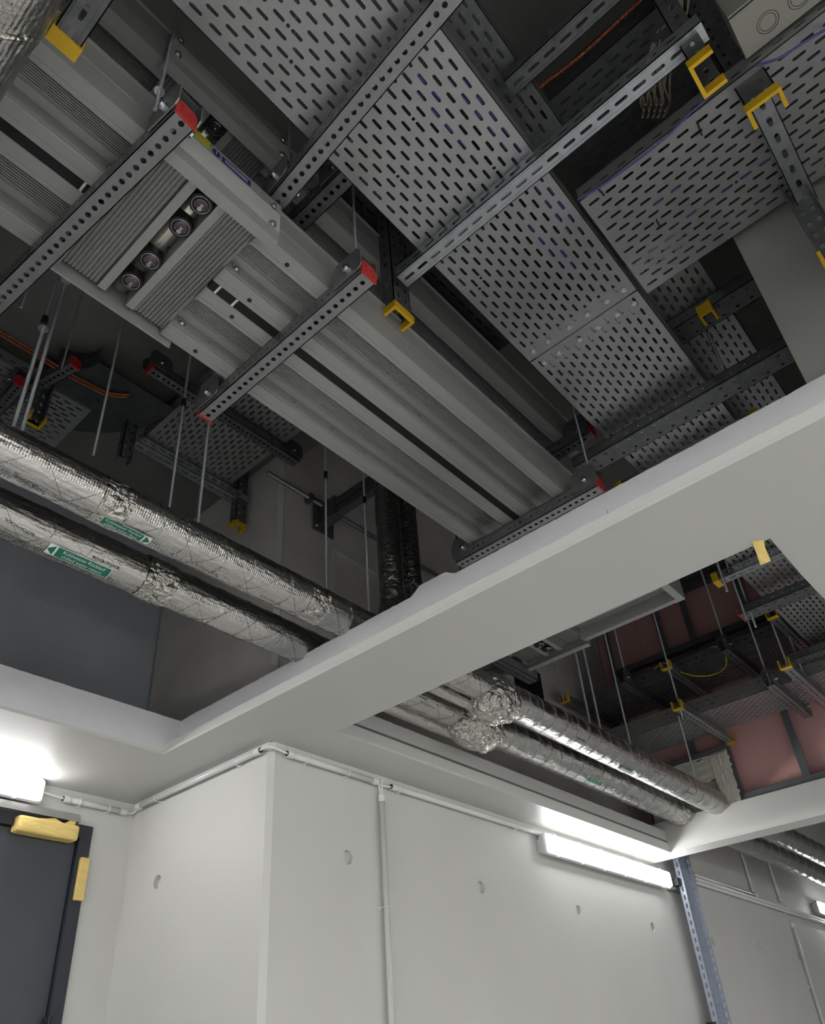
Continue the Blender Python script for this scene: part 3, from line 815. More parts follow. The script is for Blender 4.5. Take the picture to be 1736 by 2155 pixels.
# ------------------------------------------------------------------ foil jacketed pipes
def pipe_frame(yc, zc):
    ph = math.atan2(zc, yc)
    return (-math.cos(ph), -math.sin(ph)), (-math.sin(ph), math.cos(ph))


def on_pipe(yc, zc, r, x, al):
    d, t = pipe_frame(yc, zc); c, s = math.cos(al), math.sin(al)
    return (x, yc + r * (c * d[0] + s * t[0]), zc + r * (c * d[1] + s * t[1]))


def foil_skin(x0, x1, yc, zc, rf, dx=0.012, n=52, amp=0.0017, seed=0, crum=()):
    mb = MB(); k = int((x1 - x0) / dx); vs = []
    for i in range(k + 1):
        x = x0 + (x1 - x0) * i / k; r0 = rf(x)
        a = amp
        for (c0, c1, am) in crum:
            if c0 < x < c1: a = max(a, am * min(1, (x - c0) / .015, (c1 - x) / .015))
        for j in range(n):
            th = 2 * PI * j / n; p = Vector((x * 14, math.cos(th) * 2.2 + seed, math.sin(th) * 2.2))
            q = noise.noise(p) + .6 * noise.noise(p * 3.1) + .75 * noise.noise(Vector((x * 4, math.cos(th) * 9 + seed, math.sin(th) * 9))) + (.8 * noise.noise(p * 6.5) if a > .002 else 0)
            r = r0 + a * q
            vs.append((x, yc + r * math.cos(th), zc + r * math.sin(th)))
    fs = [(i * n + j, (i + 1) * n + j, (i + 1) * n + (j + 1) % n, i * n + (j + 1) % n) for i in range(k) for j in range(n)]
    fs += [tuple(range(n - 1, -1, -1)), tuple(range(k * n, (k + 1) * n))]
    return mb.add(vs, fs)


def conform(mb, pts2, faces, yc, zc, r, x0, al0, flip=False, ang=0.0):
    """flat (s,t) drawing wrapped on the pipe at x0, angle al0"""
    vs = []
    for p in pts2:
        a, b = p[0], p[1]
        if flip: a, b = -a, -b
        a, b = a * math.cos(ang) - b * math.sin(ang), a * math.sin(ang) + b * math.cos(ang)
        vs.append(on_pipe(yc, zc, r, x0 + a, al0 + b / r))
    return mb.add(vs, faces)


def grid2(w, h, nx, ny, o=(0, 0)):
    vs = [(o[0] - w / 2 + w * i / nx, o[1] - h / 2 + h * j / ny) for i in range(nx + 1) for j in range(ny + 1)]
    return vs, [(i * (ny + 1) + j, (i + 1) * (ny + 1) + j, (i + 1) * (ny + 1) + j + 1, i * (ny + 1) + j + 1) for i in range(nx) for j in range(ny)]


def flow_sticker(t, yc, zc, r, xc, al, L, hgt, lines, arrow, seen=1.0):
    """green pipe marker with a white edge, an arrow head at one end and two lines of text"""
    a = math.radians(al); al0 = a; hd = hgt * .55
    vs, fs = grid2(L, hgt, 6, 8); o = conform(MB(), vs, fs, yc, zc, r + .0040, xc, al0).build('marker_backing', M_WHT, t)
    g = MB(); s = -1 if arrow == 'left' else 1
    vs, fs = grid2(L - hd - .008, hgt - .004, 6, 8, (-s * (hd + .004) / 2, 0)); conform(g, vs, fs, yc, zc, r + .0045, xc, al0)
    tip = s * (L / 2 - .001); b = s * (L / 2 - hd)
    tri = [(b, -hgt / 2 + .002), (b + (tip - b) * .5, -hgt / 4), (tip, 0), (b + (tip - b) * .5, hgt / 4), (b, hgt / 2 - .002), (b, 0)]
    conform(g, tri, [(0, 1, 5), (1, 2, 5), (2, 3, 5), (3, 4, 5)] if s > 0 else [(5, 1, 0), (5, 2, 1), (5, 3, 2), (5, 4, 3)], yc, zc, r + .0045, xc, al0)
    g.build('marker_print', M_GREEN, t)
    q = MB()
    for k, line in enumerate(lines):
        v, f = text_mesh(line, hgt * .40); w = max(p.x for p in v) - min(p.x for p in v); sc = min(1.0, (L - hd - .02) / w)
        conform(q, [((p.x * sc) - s * (hd + .004) / 2, p.y + (hgt * .2 if k == 0 else -hgt * .2)) for p in v], f, yc, zc, r + .0050, xc, al0)
    q.build('lettering', M_WHT, t)


def pipe_marks(t, yc, zc, r, items):
    for (x, al, txt, flip, ang) in items:
        v, f = text_mesh(txt, .0135); q = MB(); conform(q, [(p.x * 1.15, p.y) for p in v], f, yc, zc, r + .0040, x, math.radians(al), flip, ang); q.build('lettering', M_INK, t)


def wires(t, yc, zc, rf, x0, x1, pitch, m, rw=.0006, name='wire_netting', rings=()):
    mb = MB()
    for sg in (1, -1):
        for k in range(2):
            pts = []; x = x0; n = 0
            while x < x1:
                th = sg * 2 * PI * (x - x0) / pitch + k * PI; r = rf(x) + .0012; pts.append((x, yc + r * math.cos(th), zc + r * math.sin(th))); x += pitch / 22
            mb.tube(pts, rw, 3, cap=False)
    o = mb.build(name, m, t); o['kind'] = 'stuff'
    for x in rings:
        r = rf(x) + .0015; w_ = .006 * math.sin(x * 91)
        MB().tube([(x + w_ * math.sin(a * 1.0), yc + r * math.cos(a), zc + r * math.sin(a)) for a in [2 * PI * j / 30 for j in range(31)]], .0011, 4, cap=False).build('tie', m, t)


P1 = (1.735, 1.508, .0685); P2 = (1.972, 1.497, .068)


def rf1(x): return .0685 if x < 2.62 else .077
def rf2(x): return .068 if x < 2.85 else .077


p1 = thing('insulated_pipe', 'foil wrapped chilled water pipe, the upper of the pair in the picture', 'pipe', (0, P1[0], P1[1] - .07))
foil_skin(-1.6, 5.076, *P1[:2], rf1, seed=3, crum=((.735, .83, .0035), (.44, .50, .002), (1.145, 1.175, .0016), (1.50, 1.63, .0035), (5.0, 5.08, .003))).build('foil_jacket', M_FOIL, p1, smooth=True)
foil_skin(.738, .828, *P1[:2], lambda x: .0705, dx=.004, n=90, amp=.003, seed=9).build('foil_tape', M_FOILC, p1, smooth=True)
foil_skin(1.515, 1.60, *P1[:2], lambda x: .0700, dx=.004, n=90, amp=.0025, seed=19).build('foil_tape', M_FOILC, p1, smooth=True)
foil_skin(.0, .10, *P1[:2], lambda x: .0702, dx=.005, n=90, amp=.0025, seed=29).build('foil_tape', M_FOILC, p1, smooth=True)
wires(p1, *P1[:2], rf1, -.5, 2.6, .42, M_INK, .0005, rings=())
wires(p1, *P1[:2], rf1, 2.75, 5.05, .30, M_ROD, .0005, rings=[2.84 + .105 * k for k in range(21)])
for x in (.92, 1.01, 1.15, 1.26, 1.42, 1.70):
    MB().tube([(x + .012 * math.sin(a * 2), P1[0] + .0698 * math.cos(a), P1[1] + .0698 * math.sin(a)) for a in [2 * PI * j / 36 for j in range(37)]], .0010, 4, cap=False).build('crease', M_FOIL, p1, smooth=True)
flow_sticker(p1, *P1, .845, -45, .155, .036, ['Kühlwasser Vorlauf', 'chilled water flow'], 'right')
flow_sticker(p1, *P1[:2], .077, 3.845, -50, .15, .030, ['Kühlwasser Vorlauf', 'chilled water flow'], 'right')
pipe_marks(p1, *P1, [(.559, -44, 'ROCKWOOL', True, -.15), (1.006, 28, 'ROCKWOOL', True, 0), (1.13, -50, 'ROCKWOOL', True, -.1), (1.253, 58, 'ROCKWOOL', True, 0), (1.385, -49, 'ROCKWOOL', False, 0), (1.771, 28, 'ROCKWOOL', False, 0), (.1, -20, 'ROCKWOOL', True, 0)])
pipe_marks(p1, *P1[:2], .077, [(3.3, -10, 'ROCKWOOL', True, 0), (4.1, 5, 'ROCKWOOL', True, 0), (4.55, -12, 'ROCKWOOL', False, 0)])

p2 = thing('insulated_pipe', 'foil wrapped chilled water return pipe, the lower of the pair, nearest the wall', 'pipe', (0, P2[0], P2[1] - .07))
foil_skin(-1.6, 5.076, *P2[:2], rf2, seed=13, crum=((.46, .52, .003), (1.02, 1.15, .004), (4.92, 5.08, .006))).build('foil_jacket', M_FOIL, p2, smooth=True)
foil_skin(1.03, 1.14, *P2[:2], lambda x: .071, dx=.004, n=90, amp=.004, seed=59).build('foil_tape', M_FOILC, p2, smooth=True)
foil_skin(.38, .515, *P2[:2], lambda x: .0698, dx=.004, n=90, amp=.0022, seed=49).build('foil_tape', M_FOILC, p2, smooth=True)
foil_skin(4.93, 5.074, *P2[:2], lambda x: .080, dx=.004, n=90, amp=.004, seed=69).build('foil_tape', M_FOILC, p2, smooth=True)
wires(p2, *P2[:2], rf2, -.5, 2.7, .42, M_INK, .0005)
wires(p2, *P2[:2], rf2, 3.0, 5.05, .30, M_ROD, .0005, rings=[3.06 + .105 * k for k in range(18)])
for x in (.70, .82, 1.22, 1.33, 1.45, 1.58):
    MB().tube([(x + .02 * math.sin(a * 2 + x), P2[0] + .0693 * math.cos(a), P2[1] + .0693 * math.sin(a)) for a in [2 * PI * j / 36 for j in range(37)]], .0010, 4, cap=False).build('crease', M_FOIL, p2, smooth=True)
flow_sticker(p2, *P2, .822, -32, .20, .040, ['Kühlwasser Rücklauf', 'chilled water return'], 'left')
flow_sticker(p2, *P2[:2], .077, 3.84, -22, .17, .034, ['Kühlwasser Rücklauf', 'chilled water return'], 'left')
pipe_marks(p2, *P2, [(.628, -12, 'ROCKWOOL', True, -.1), (.895, -8, 'ROCKWOOL', False, 0), (1.335, 32, 'ROCKWOOL', False, 0), (1.6, 37, 'ROCKWOOL', True, 0), (.2, -10, 'ROCKWOOL', True, 0)])
pipe_marks(p2, *P2[:2], .077, [(2.41, -10, 'ROCKWOOL', True, 0), (3.15, -26, 'ROCKWOOL', False, 0), (3.4, -27, 'ROCKWOOL', False, 0), (4.3, -20, 'ROCKWOOL', True, 0)])
# the same pair going on behind the far beam
for (yc, zc), lb in (((1.735, 1.508), 'foil wrapped pipe beyond the far beam, upper one'), ((1.972, 1.497), 'foil wrapped pipe beyond the far beam, lower one')):
    q = thing('insulated_pipe', lb, 'pipe', (8, yc, zc - .08))
    foil_skin(5.245, 12.5, yc, zc, lambda x: .079, dx=.03, n=40, amp=.0015, seed=yc).build('foil_jacket', M_FOIL, q, smooth=True)
    for k in range(30): 
        x = 5.5 + k * .2
        MB().tube([(x, yc + .0805 * math.cos(a), zc + .0805 * math.sin(a)) for a in [2 * PI * j / 20 for j in range(21)]], .0012, 4, cap=False).build('tie', M_ROD, q)


def foil_blob(label, c, rad, seed, collar=None):
    t = thing('foil_bulge', label, 'insulation', (c[0], c[1], c[2] - rad[2])); mb = MB(); nu, nv = 96, 56; vs = []
    for i in range(nv + 1):
        ph = PI * i / nv
        for j in range(nu):
            th = 2 * PI * j / nu; d = Vector((math.cos(ph), math.sin(ph) * math.cos(th), math.sin(ph) * math.sin(th)))
            q = 1 + .09 * noise.noise(d * 2.3 + Vector((seed, 0, 0))) + .05 * noise.noise(d * 7 + Vector((0, seed, 0))) + .028 * abs(noise.noise(d * 17)) + .012 * noise.noise(d * 40)
            s_ = abs(math.sin(ph)) ** -.28 if 0 < i < nv else 1
            vs.append((c[0] + d.x * rad[0] * q, c[1] + d.y * rad[1] * q * s_, c[2] + d.z * rad[2] * q * s_))
    fs = [(i * nu + j, (i + 1) * nu + j, (i + 1) * nu + (j + 1) % nu, i * nu + (j + 1) % nu) for i in range(nv) for j in range(nu)]
    mb.add(vs, fs).build('crumpled_foil', M_FOILC, t, smooth=True)
    return t


b1 = foil_blob('big crumpled foil bulge on the upper pipe behind the beam', (2.66, 1.750, 1.486), (.135, .110, .112), 4)
MB().tube([(2.56 + .012 * math.sin(3 * a), 1.80 + .05 * math.cos(a), 1.43 + .045 * math.sin(a)) for a in [2 * PI * j / 26 for j in range(27)]], .0014, 5, cap=False).build('binding_wire', M_ZINC, b1)
foil_blob('crumpled foil bulge on the lower pipe behind the beam', (2.82, 1.972, 1.470), (.175, .104, .106), 8)
for y, z, r, x0, x1, lb in ((1.79, 1.435, .024, 2.05, 2.57, 'thin foil wrapped pipe running into the big foil bulge'), (2.035, 1.435, .030, 2.05, 2.72, 'thin foil wrapped pipe under the lower pipe, behind the beam')):
    q = thing('insulated_pipe', lb, 'pipe', (x0, y, z - r)); foil_skin(x0, x1, y, z, lambda x: r, amp=.0008, n=30, seed=y).build('foil_jacket', M_FOIL, q, smooth=True)

# risers going up from the upper pipe above the beam
def riser(label, pts, r, seed):
    t = thing('insulated_riser', label, 'pipe', pts[0]); mb = MB(); P = [Vector(p) for p in pts]; L = sum((b - a).length for a, b in zip(P, P[1:])); k = int(L / .014); n = 40; vs = []
    for i in range(k + 1):
        f = i / k * (len(P) - 1); j0 = min(int(f), len(P) - 2); c = P[j0].lerp(P[j0 + 1], f - j0)
        for j in range(n):
            th = 2 * PI * j / n; q = Vector((math.cos(th) * 2 + seed, math.sin(th) * 2, i * .2)); rr = r * (1 + .05 * noise.noise(q) + .06 * noise.noise(q * 2.7))
            rr *= 1 + .9 * max(0, 1 - i / (k * .10)) ** 1.5
            vs.append((c.x + rr * math.cos(th), c.y + rr * math.sin(th), c.z))
    fs = [(i * n + j, i * n + (j + 1) % n, (i + 1) * n + (j + 1) % n, (i + 1) * n + j) for i in range(k) for j in range(n)]
    mb.add(vs, fs).build('foil_jacket', M_FOILD, t, smooth=True)


riser('dark foil wrapped riser with a flared foot, left of two above the beam', [(2.005, 1.735, 1.55), (2.005, 1.735, 3.2)], .049, 1)
riser('dark foil wrapped riser, right of two above the beam', [(2.150, 1.745, 1.60), (2.150, 1.745, 3.2)], .046, 2)

# big foil duct at the upper left corner of the picture
q = thing('foil_duct', 'foil wrapped duct cutting the upper left corner', 'duct', (-.02, .4, 1.46))
G[0] = Matrix(((0, -1, 0, -.018), (1, 0, 0, 0), (0, 0, 1, 1.56), (0, 0, 0, 1)))
foil_skin(-1.0, 2.6, 0, 0, lambda x: .098 + .004 * math.sin(x * 9), dx=.01, n=70, amp=.002, seed=77, crum=((.76, .82, .006),)).build('foil_jacket', M_FOIL, q, smooth=True)
MB().tube([(.79 + .01 * math.sin(3 * a), .1 * math.cos(a), .1 * math.sin(a)) for a in [2 * PI * j / 40 for j in range(41)]], .004, 6, cap=False).build('foil_seam', M_FOILC, q, smooth=True)
G[0] = Matrix.Identity(4)

# ------------------------------------------------------------------ door, closer and handle wrapped in tape
door = thing('door', 'anthracite steel door with taped fittings in the white wall', 'door', ((DX0 + DX1) / 2, YD + .02, -CZ))
ft = .055
for a, b, c, d in ((DX0, DX0 + ft, -CZ, DZ), (DX1 - ft, DX1, -CZ, DZ), (DX0 + ft, DX1 - ft, DZ - ft, DZ)):
    MB().box(a, b, YD - .012, YD + .10, c, d).build('frame_member', M_DFRM, door)
MB().box(DX0 + ft + .004, DX1 - ft - .004, YD + .012, YD + .055, -CZ + .01, DZ - ft - .004).build('leaf', M_DOOR, door)
MB().box(DX0 + .03, 1.628, YD - .05, YD - .012, DZ - .004, DZ + .028).build('slide_rail', M_STEEL, door)


def taped(label, x0, x1, y0, y1, z0, z1, seed, nx=60, loc=None):
    t = thing('taped_fitting', label, 'tape', ((x0 + x1) / 2, y1, z0)); mb = MB(); vs = []; n = 28; L = x1 - x0; hor = L > (z1 - z0)
    for i in range(nx + 1):
        f = i / nx; e = .90 + .10 * min(1, f / .04, (1 - f) / .04)
        for j in range(n):
            a = 2 * PI * j / n; ca, sa = math.cos(a), math.sin(a); p_ = .32
            u_ = math.copysign(abs(ca) ** p_, ca) * .5 * e; v_ = math.copysign(abs(sa) ** p_, sa) * .5 * e
            q = .012 * noise.noise(Vector((f * 14 + j * .5, a * 1.2, seed))) + .010 * noise.noise(Vector((f * 5 - a, 3, seed)))
            if hor: vs.append((x0 + L * f, (y0 + y1) / 2 + (y1 - y0) * (u_ + q), (z0 + z1) / 2 + (z1 - z0) * (v_ + q * .8)))
            else: vs.append(((x0 + x1) / 2 + L * (u_ + q), (y0 + y1) / 2 + (y1 - y0) * (v_ + q), z0 + (z1 - z0) * f))
    fs = [(i * n + j, (i + 1) * n + j, (i + 1) * n + (j + 1) % n, i * n + (j + 1) % n) for i in range(nx) for j in range(n)]
    fs += [tuple(range(n)), tuple(range(nx * n, (nx + 1) * n))]
    mb.add(vs, fs).build('tape_wrap', M_TAPE, t)
    return t


tc = taped('door closer wrapped in yellow masking tape', 1.366, 1.628, YD - .058, YD + .008, 1.045, 1.112, 3)
mb = MB(); mb.add([(1.56, YD - .045, 1.11), (1.60, YD - .047, 1.138), (1.62, YD - .045, 1.145), (1.605, YD - .05, 1.108), (1.45, YD - .046, 1.112), (1.52, YD - .048, 1.124)] , [(0, 1, 2, 3), (4, 5, 0)])
mb.add([(p[0], p[1] + .0015, p[2]) for p in mb.v[:6]], [(3, 2, 1, 0), (0, 5, 4)]); mb.build('loose_tape_end', M_TAPE, tc)
th_ = taped('lock and strike wrapped in yellow masking tape on the door edge', 1.672, 1.715, YD - .03, YD - .010, .815, .99, 5, nx=40)
th2 = thing('hinge', 'small black hinge at the bottom of the door edge', 'hinge', (1.655, YD - .02, .33))
mb = MB(); mb.cyl((1.655, YD - .022, .30), (1.655, YD - .022, .385), .008, 10); mb.box(1.64, 1.67, YD - .018, YD - .012, .31, .38); mb.build('barrel', M_BLACK, th2)


# ------------------------------------------------------------------ conduits along the walls
def conduit(label, a, b, nrm, r=.0125, clips=(), ends=(1, 1), group=None, double=0, name='conduit', hollow=True):
    a = Vector(a); b = Vector(b); n = Vector(nrm); d = (b - a).normalized(); L = (b - a).length
    t = thing(name, label, 'conduit', tuple(a), 0, group); off = n * (r + .012)
    MB().cyl(a + off, b + off, r, 20).build('tube', M_COND, t, smooth=True)
    for e, (p, s) in zip(ends, ((a, -1), (b, 1))):
        if e:
            q = MB(); q0 = p + off - d * s * .022; q.cyl(q0, q0 + d * s * .03, r * 1.22, 18); q.build('coupling', M_CLIP, t, smooth=False)
            q = MB(); q.cyl(q0 + d * s * .0301, q0 + d * s * .0308, r * .95, 16); q.build('open_end', M_BLACK, t)
    for c in clips:
        p = a + d * c + off; up = n.cross(d).normalized(); q = MB()
        q.tube([p + (n * math.cos(k) + up * math.sin(k)) * (r + .002) for k in [PI * 2 * j / 16 for j in range(17)]], .0028, 5, cap=False)
        for s in (-1, 1): q.bar(p + up * s * (r + .004) - n * r, p + up * s * (r + .004) - n * (r + .012), .012, .006)
        q.bar(p - n * (r + .009) - d * .008, p - n * (r + .009) + d * .008, .03, .006, up=tuple(n))
        q.build('conduit_clip', M_CLIP, t)
    return t


cz = 1.228
conduit('clear conduit along the right wall left of the vertical drop', (1.975, YR, cz), (2.49, YR, cz), (0, -1, 0), clips=(.10, .34))
conduit('long clear conduit along the right wall above the lamp', (2.60, YR, cz), (5.06, YR, cz), (0, -1, 0), clips=(.05, 1.0, 2.0))
conduit('clear vertical conduit dropping down the right wall', (2.525, YR, 1.165), (2.525, YR, -CZ), (0, -1, 0), ends=(1, 0), clips=(.47, 1.6))
conduit('clear conduit on the side of the wall corner', (XC, 2.385, cz + .01), (XC, 3.25, cz + .01), (-1, 0, 0), clips=(.15, .72))
conduit('short clear conduit on the door wall beside the lamp', (1.555, YD, 1.222), (1.845, YD, 1.222), (0, -1, 0), clips=(.07, .21))


def cable(label, pts, r, m, name='cable', group=None, n=7, cat='cable'):
    t = thing(name, label, cat, pts[0], 0, group); P = [Vector(p) for p in pts]; out = []
    for i in range(len(P) - 1):
        p0, p1_, p2_, p3 = P[max(i - 1, 0)], P[i], P[i + 1], P[min(i + 2, len(P) - 1)]
        for k in range(6):
            u = k / 6; out.append(.5 * ((2 * p1_) + (-p0 + p2_) * u + (2 * p0 - 5 * p1_ + 4 * p2_ - p3) * u * u + (-p0 + 3 * p1_ - 3 * p2_ + p3) * u ** 3))
    out.append(P[-1]); MB().tube(out, r, n).build('sheath', m, t, smooth=True)
    return t


cable('white cable bridging the wall corner between two conduits', [(XC - .026, 2.40, cz + .01), (XC - .026, 2.34, cz + .012), (XC + .0, YR - .022, cz + .008), (XC + .06, YR - .026, cz), (1.99, YR - .026, cz)], .0045, M_CABW)
cable('white cable crossing behind the vertical drop', [(2.47, YR - .025, cz), (2.54, YR - .018, cz - .006), (2.61, YR - .025, cz)], .0045, M_CABW)
cable('white cable linking the door lamp to the short conduit', [(1.445, YD - .04, 1.225), (1.50, YD - .03, 1.224), (1.56, YD - .026, 1.222)], .004, M_CABW)
cable('white cable in the corner of the door wall', [(1.84, YD - .025, 1.222), (1.885, YD - .02, 1.224), (1.895, YD - .05, 1.235), (XC - .025, 3.24, cz + .01)], .004, M_CABW)
for s, lb in ((-1, 'left'), (1, 'right')):
    cable(f'white cable end standing above the vertical conduit, {lb} one', [(2.525 + s * .006, YR - .025, 1.15), (2.525 + s * .007, YR - .022, 1.20), (2.525 + s * .017, YR - .016, 1.252)], .0042, M_CABW)
cable('thin cable with connector at the end of the long conduit', [(5.07, YR - .025, cz), (5.11, YR - .02, 1.235), (5.16, YR - .02, 1.20), (5.20, YR - .03, 1.15), (5.30, YR - .05, 1.16)], .003, M_CLIP)
jb = thing('cable_connector', 'small white connector above the right end of the wall lamp', 'connector', (5.27, YR - .03, 1.16))
MB().box(5.24, 5.30, YR - .045, YR - .015, 1.19, 1.225).build('body', M_CLIP, jb); MB().cyl((5.31, YR - .03, 1.21), (5.31, YR - .03, 1.15), .011, 10).build('gland', M_CLIP, jb)

# wall-mounted vertical tray past the lamp
vt = thing('wall_cable_tray', 'blue-grey vertical perforated tray standing off the right wall', 'cable tray', (5.75, YR, -CZ))
x0, x1_, yt = 5.455, 5.66, YR - .075
mb = MB(); hl = []
for r_ in range(7):
    for k in range(52): hl.append(slot(.022 + r_ * .027, .04 + k * .0538 + (.0269 if r_ % 2 else 0), .030, .006, 'v', 2))
mb.plate((x0, yt, -CZ), (1, 0, 0), (0, 0, 1), rect(0, x1_ - x0, 0, CZ + 1.50), hl, -.002); mb.build('perforated_base', M_VTRAY, vt)
for xx in (x0, x1_):
    mb = MB(); mb.plate((xx, yt - .038, -CZ), (0, 1, 0), (0, 0, 1), rect(0, .038, 0, CZ + 1.50), [slot(.018, .04 + k * .0538, .034, .011, 'v', 2) for k in range(52)], .002); mb.build('side_flange', M_VTRAY, vt)
for z in (1.14, .27):
    b = thing('stand_off_clamp', 'black faced clamp of the vertical tray, ' + {1.14: 'near the ceiling', .27: 'near the picture bottom'}[z], 'clamp', (x0 - .02, yt, z), 0)
    MB().box(x0 - .055, x0 - .004, yt - .02, yt + .02, z, z + .05).build('pad', M_BLACK, b); MB().box(x0 - .05, x1_, YR - .06, YR - .005, z - .02, z - .005).build('bracket', M_GALV, b)
# conduits and things in the far bay
conduit('lower of three clear conduits along the far right wall', (5.9, YR, 1.235), (12.5, YR, 1.235), (0, -1, 0), ends=(0, 0), clips=(.9, 1.9, 2.9, 3.9))
conduit('middle of three clear conduits along the far right wall', (5.9, YR, 1.262), (12.5, YR, 1.262), (0, -1, 0), ends=(0, 0), clips=(.9, 1.9))
conduit('upper clear conduit along the far right wall, ending at the first drop', (5.9, YR, 1.29), (7.12, YR, 1.29), (0, -1, 0), ends=(0, 1), clips=(.4,))
conduit('vertical clear conduit on the bare concrete of the far bay, left one', (7.10, YR + .012, 1.32), (7.10, YR + .012, 2.2), (0, -1, 0), ends=(1, 0), clips=(.3,))
conduit('vertical clear conduit on the bare concrete of the far bay, right one', (7.75, YR + .012, 1.32), (7.75, YR + .012, 2.2), (0, -1, 0), ends=(1, 0), clips=(.3,))
conduit('clear conduit dropping down the far right wall', (7.85, YR, 1.13), (7.85, YR, -CZ), (0, -1, 0), ends=(1, 0), clips=(.5, 1.2))

# metal conduit pipe on the concrete above the beam, and patch of bare concrete
t = thing('steel_pipe', 'bare steel conduit pipe fixed along the concrete wall above the beam', 'pipe', (2.2, YR, 2.64))
MB().cyl((1.80, YR - .02, 2.655), (3.4, YR - .02, 2.655), .012, 14).build('tube', M_GALV, t, smooth=True)
for x in (2.08, 2.9): MB().box(x - .012, x + .012, YR - .04, YR + .008, 2.635, 2.675).build('saddle', M_GALVD, t)
pt = thing('concrete_patch', 'recessed concrete box-out in the wall above the beam', 'patch', (2.4, YR + .01, 2.25))
mb = MB(); mb.box(2.26, 2.275, YR, YR + .012, 1.9, 2.43); mb.box(2.26, 2.60, YR, YR + .012, 2.43, 2.445); mb.build('edge_trim', M_BOARD, pt)

# ------------------------------------------------------------------ hanger rods
def R_(label, x, y, z0, z1, **k): return rod(label, x, y, z0, z1, **k)


Rg = None
rod('threaded rod hanging the near channel at its red end', .322, .862, 1.80, 3.2, nuts=(1.88,), group=None)
rod('threaded rod hanging the middle channel beside its red end', .912, .845, 1.80, 3.2, nuts=(1.88,), group=None)
rod('threaded rod hanging the left end of the middle channel', .925, 1.455, 1.80, 3.2, nuts=(1.88,), group=None)
rod('threaded rod at the left end of the channel over the beam', 2.085, 1.40, 1.79, 3.2, nuts=(1.88,), group=None)
rod('threaded rod at the red end of the channel over the beam', 2.10, .83, 1.79, 3.2, nuts=(1.88,), group=None)
rod('threaded rod above the near end of the big tray channel', .700, .88, 2.0, 3.2, nuts=(2.1,), group=None)
rod('rod with a collar at its top, brightest of the group behind the left pipes', .505, 1.735, 1.56, 2.28, nuts=(2.272,), group=None, r=.006)
rod('rod with a nut head running down behind the left pipe, beside the brightest one', .482, 1.735, 1.56, 2.02, nuts=(2.012,), group=None, r=.006)
rod('upper rod with a black coupling in the left dark void', .486, 1.76, 2.06, 3.2, sleeve=2.06, group=None, r=.005)
rod('thin rod leading down to the dark channel at the left edge', .40, 1.70, 2.0, 3.2, group=None, r=.004)
rod('rod ending free in the middle of the dark alcove', .735, 1.80, 1.71, 3.2, group=None)
rod('very thin dark rod in the left void', .68, 2.10, 2.3, 3.2, group=None, r=.003)
rod('rod with a black coupling running down to the upper pipe', .972, 1.735, 1.575, 3.2, sleeve=2.05, group=None)
rod('rod running from the channel end down to the upper pipe', 1.078, 1.735, 1.575, 3.2, group=None, r=.0055)
rod('thin rod right of the alcove tray, ending on the upper pipe', 1.640, 1.735, 1.575, 3.2, sleeve=2.14, group=None)
rod('thin rod in front of the steel pipe, ending on the upper pipe', 1.865, 1.735, 1.575, 3.2, sleeve=2.14, group=None)
rod('dark rod left of the clamp plate above the beam', 2.35, 1.62, 1.80, 3.2, group=None, r=.005, m=M_GALVD, sleeve=2.2)
rod('rod in front of the clamp plate above the beam', 2.44, 1.55, 1.80, 3.2, group=None, r=.006)
cp = thing('clamp_plate', 'eight sided dark clamp plate with bolts above the beam', 'bracket', (2.43, 1.58, 1.95))
mb = MB(); mb.prism([(-.045, -.02), (-.02, -.075), (.03, -.075), (.055, -.03), (.055, .03), (.03, .07), (-.02, .07), (-.045, .03)], (2.46, 1.58, 2.02), (0, 1, 0), (0, 0, 1), (.008, 0, 0)); mb.build('plate', M_GALVD, cp)
mb = MB()
for y, z in ((-.03, -.05), (.035, -.05), (-.03, .045), (.035, .045)): hexbolt(mb, (2.46, 1.58 + y, 2.02 + z), (-1, 0, 0), .006, .005)
mb.build('bolt', M_ZINC, cp)
MB().bar((2.43, 1.555, 2.07), (2.41, 1.50, 1.93), .02, .006).build('strut', M_GALVD, cp)


def PZ(u, v, z):
    """point at height z seen at picture position u,v"""
    c = ((u - 868), (v - PPY), FPX); d = [sum(R[k][i] * c[k] for k in range(3)) for i in range(3)]; k = z / d[2]
    return (d[0] * k, d[1] * k, z)


# ------------------------------------------------------------------ second opening: trays, arms and rails towards the pink partition
ZL, ZU = 1.91, 2.215
tray('lower cable tray along the pink partition, bright underside', (4.78, 2.20, ZL), -PI / 2, 4.0, .385, .10)
tray('upper cable tray along the pink partition, above the lower one', (4.81, 2.25, ZU), -PI / 2, 4.0, .385, .10, m=M_GALVD)
arm('slotted arm with yellow caps under the lower tray beside the fire plaster', (4.29, 1.53, ZL - .05), 0, .79, .055, .045, caps=(0, 1))
arm('slotted arm with a yellow cap under the upper tray, above the plastered corner', (4.36, 1.555, ZU - .05), 0, .70, .055, .045, caps=(0,))
arm('slotted arm with a yellow cap under the lower tray at the right picture edge', (4.25, .875, ZL - .05), 0, .80, .055, .045, caps=(0,))
arm('slotted arm with a yellow cap under the upper tray, behind the big tray', (4.24, .845, ZU - .05), 0, .80, .055, .045, caps=(0,))
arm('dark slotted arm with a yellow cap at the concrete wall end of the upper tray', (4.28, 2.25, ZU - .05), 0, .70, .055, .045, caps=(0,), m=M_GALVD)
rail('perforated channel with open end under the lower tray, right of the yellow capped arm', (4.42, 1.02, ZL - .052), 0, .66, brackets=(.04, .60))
rail('dark perforated channel under the upper tray, beside the hanging yellow cable', (4.42, 1.20, ZU - .052), 0, .64, brackets=(.04,), m=M_GALVD)
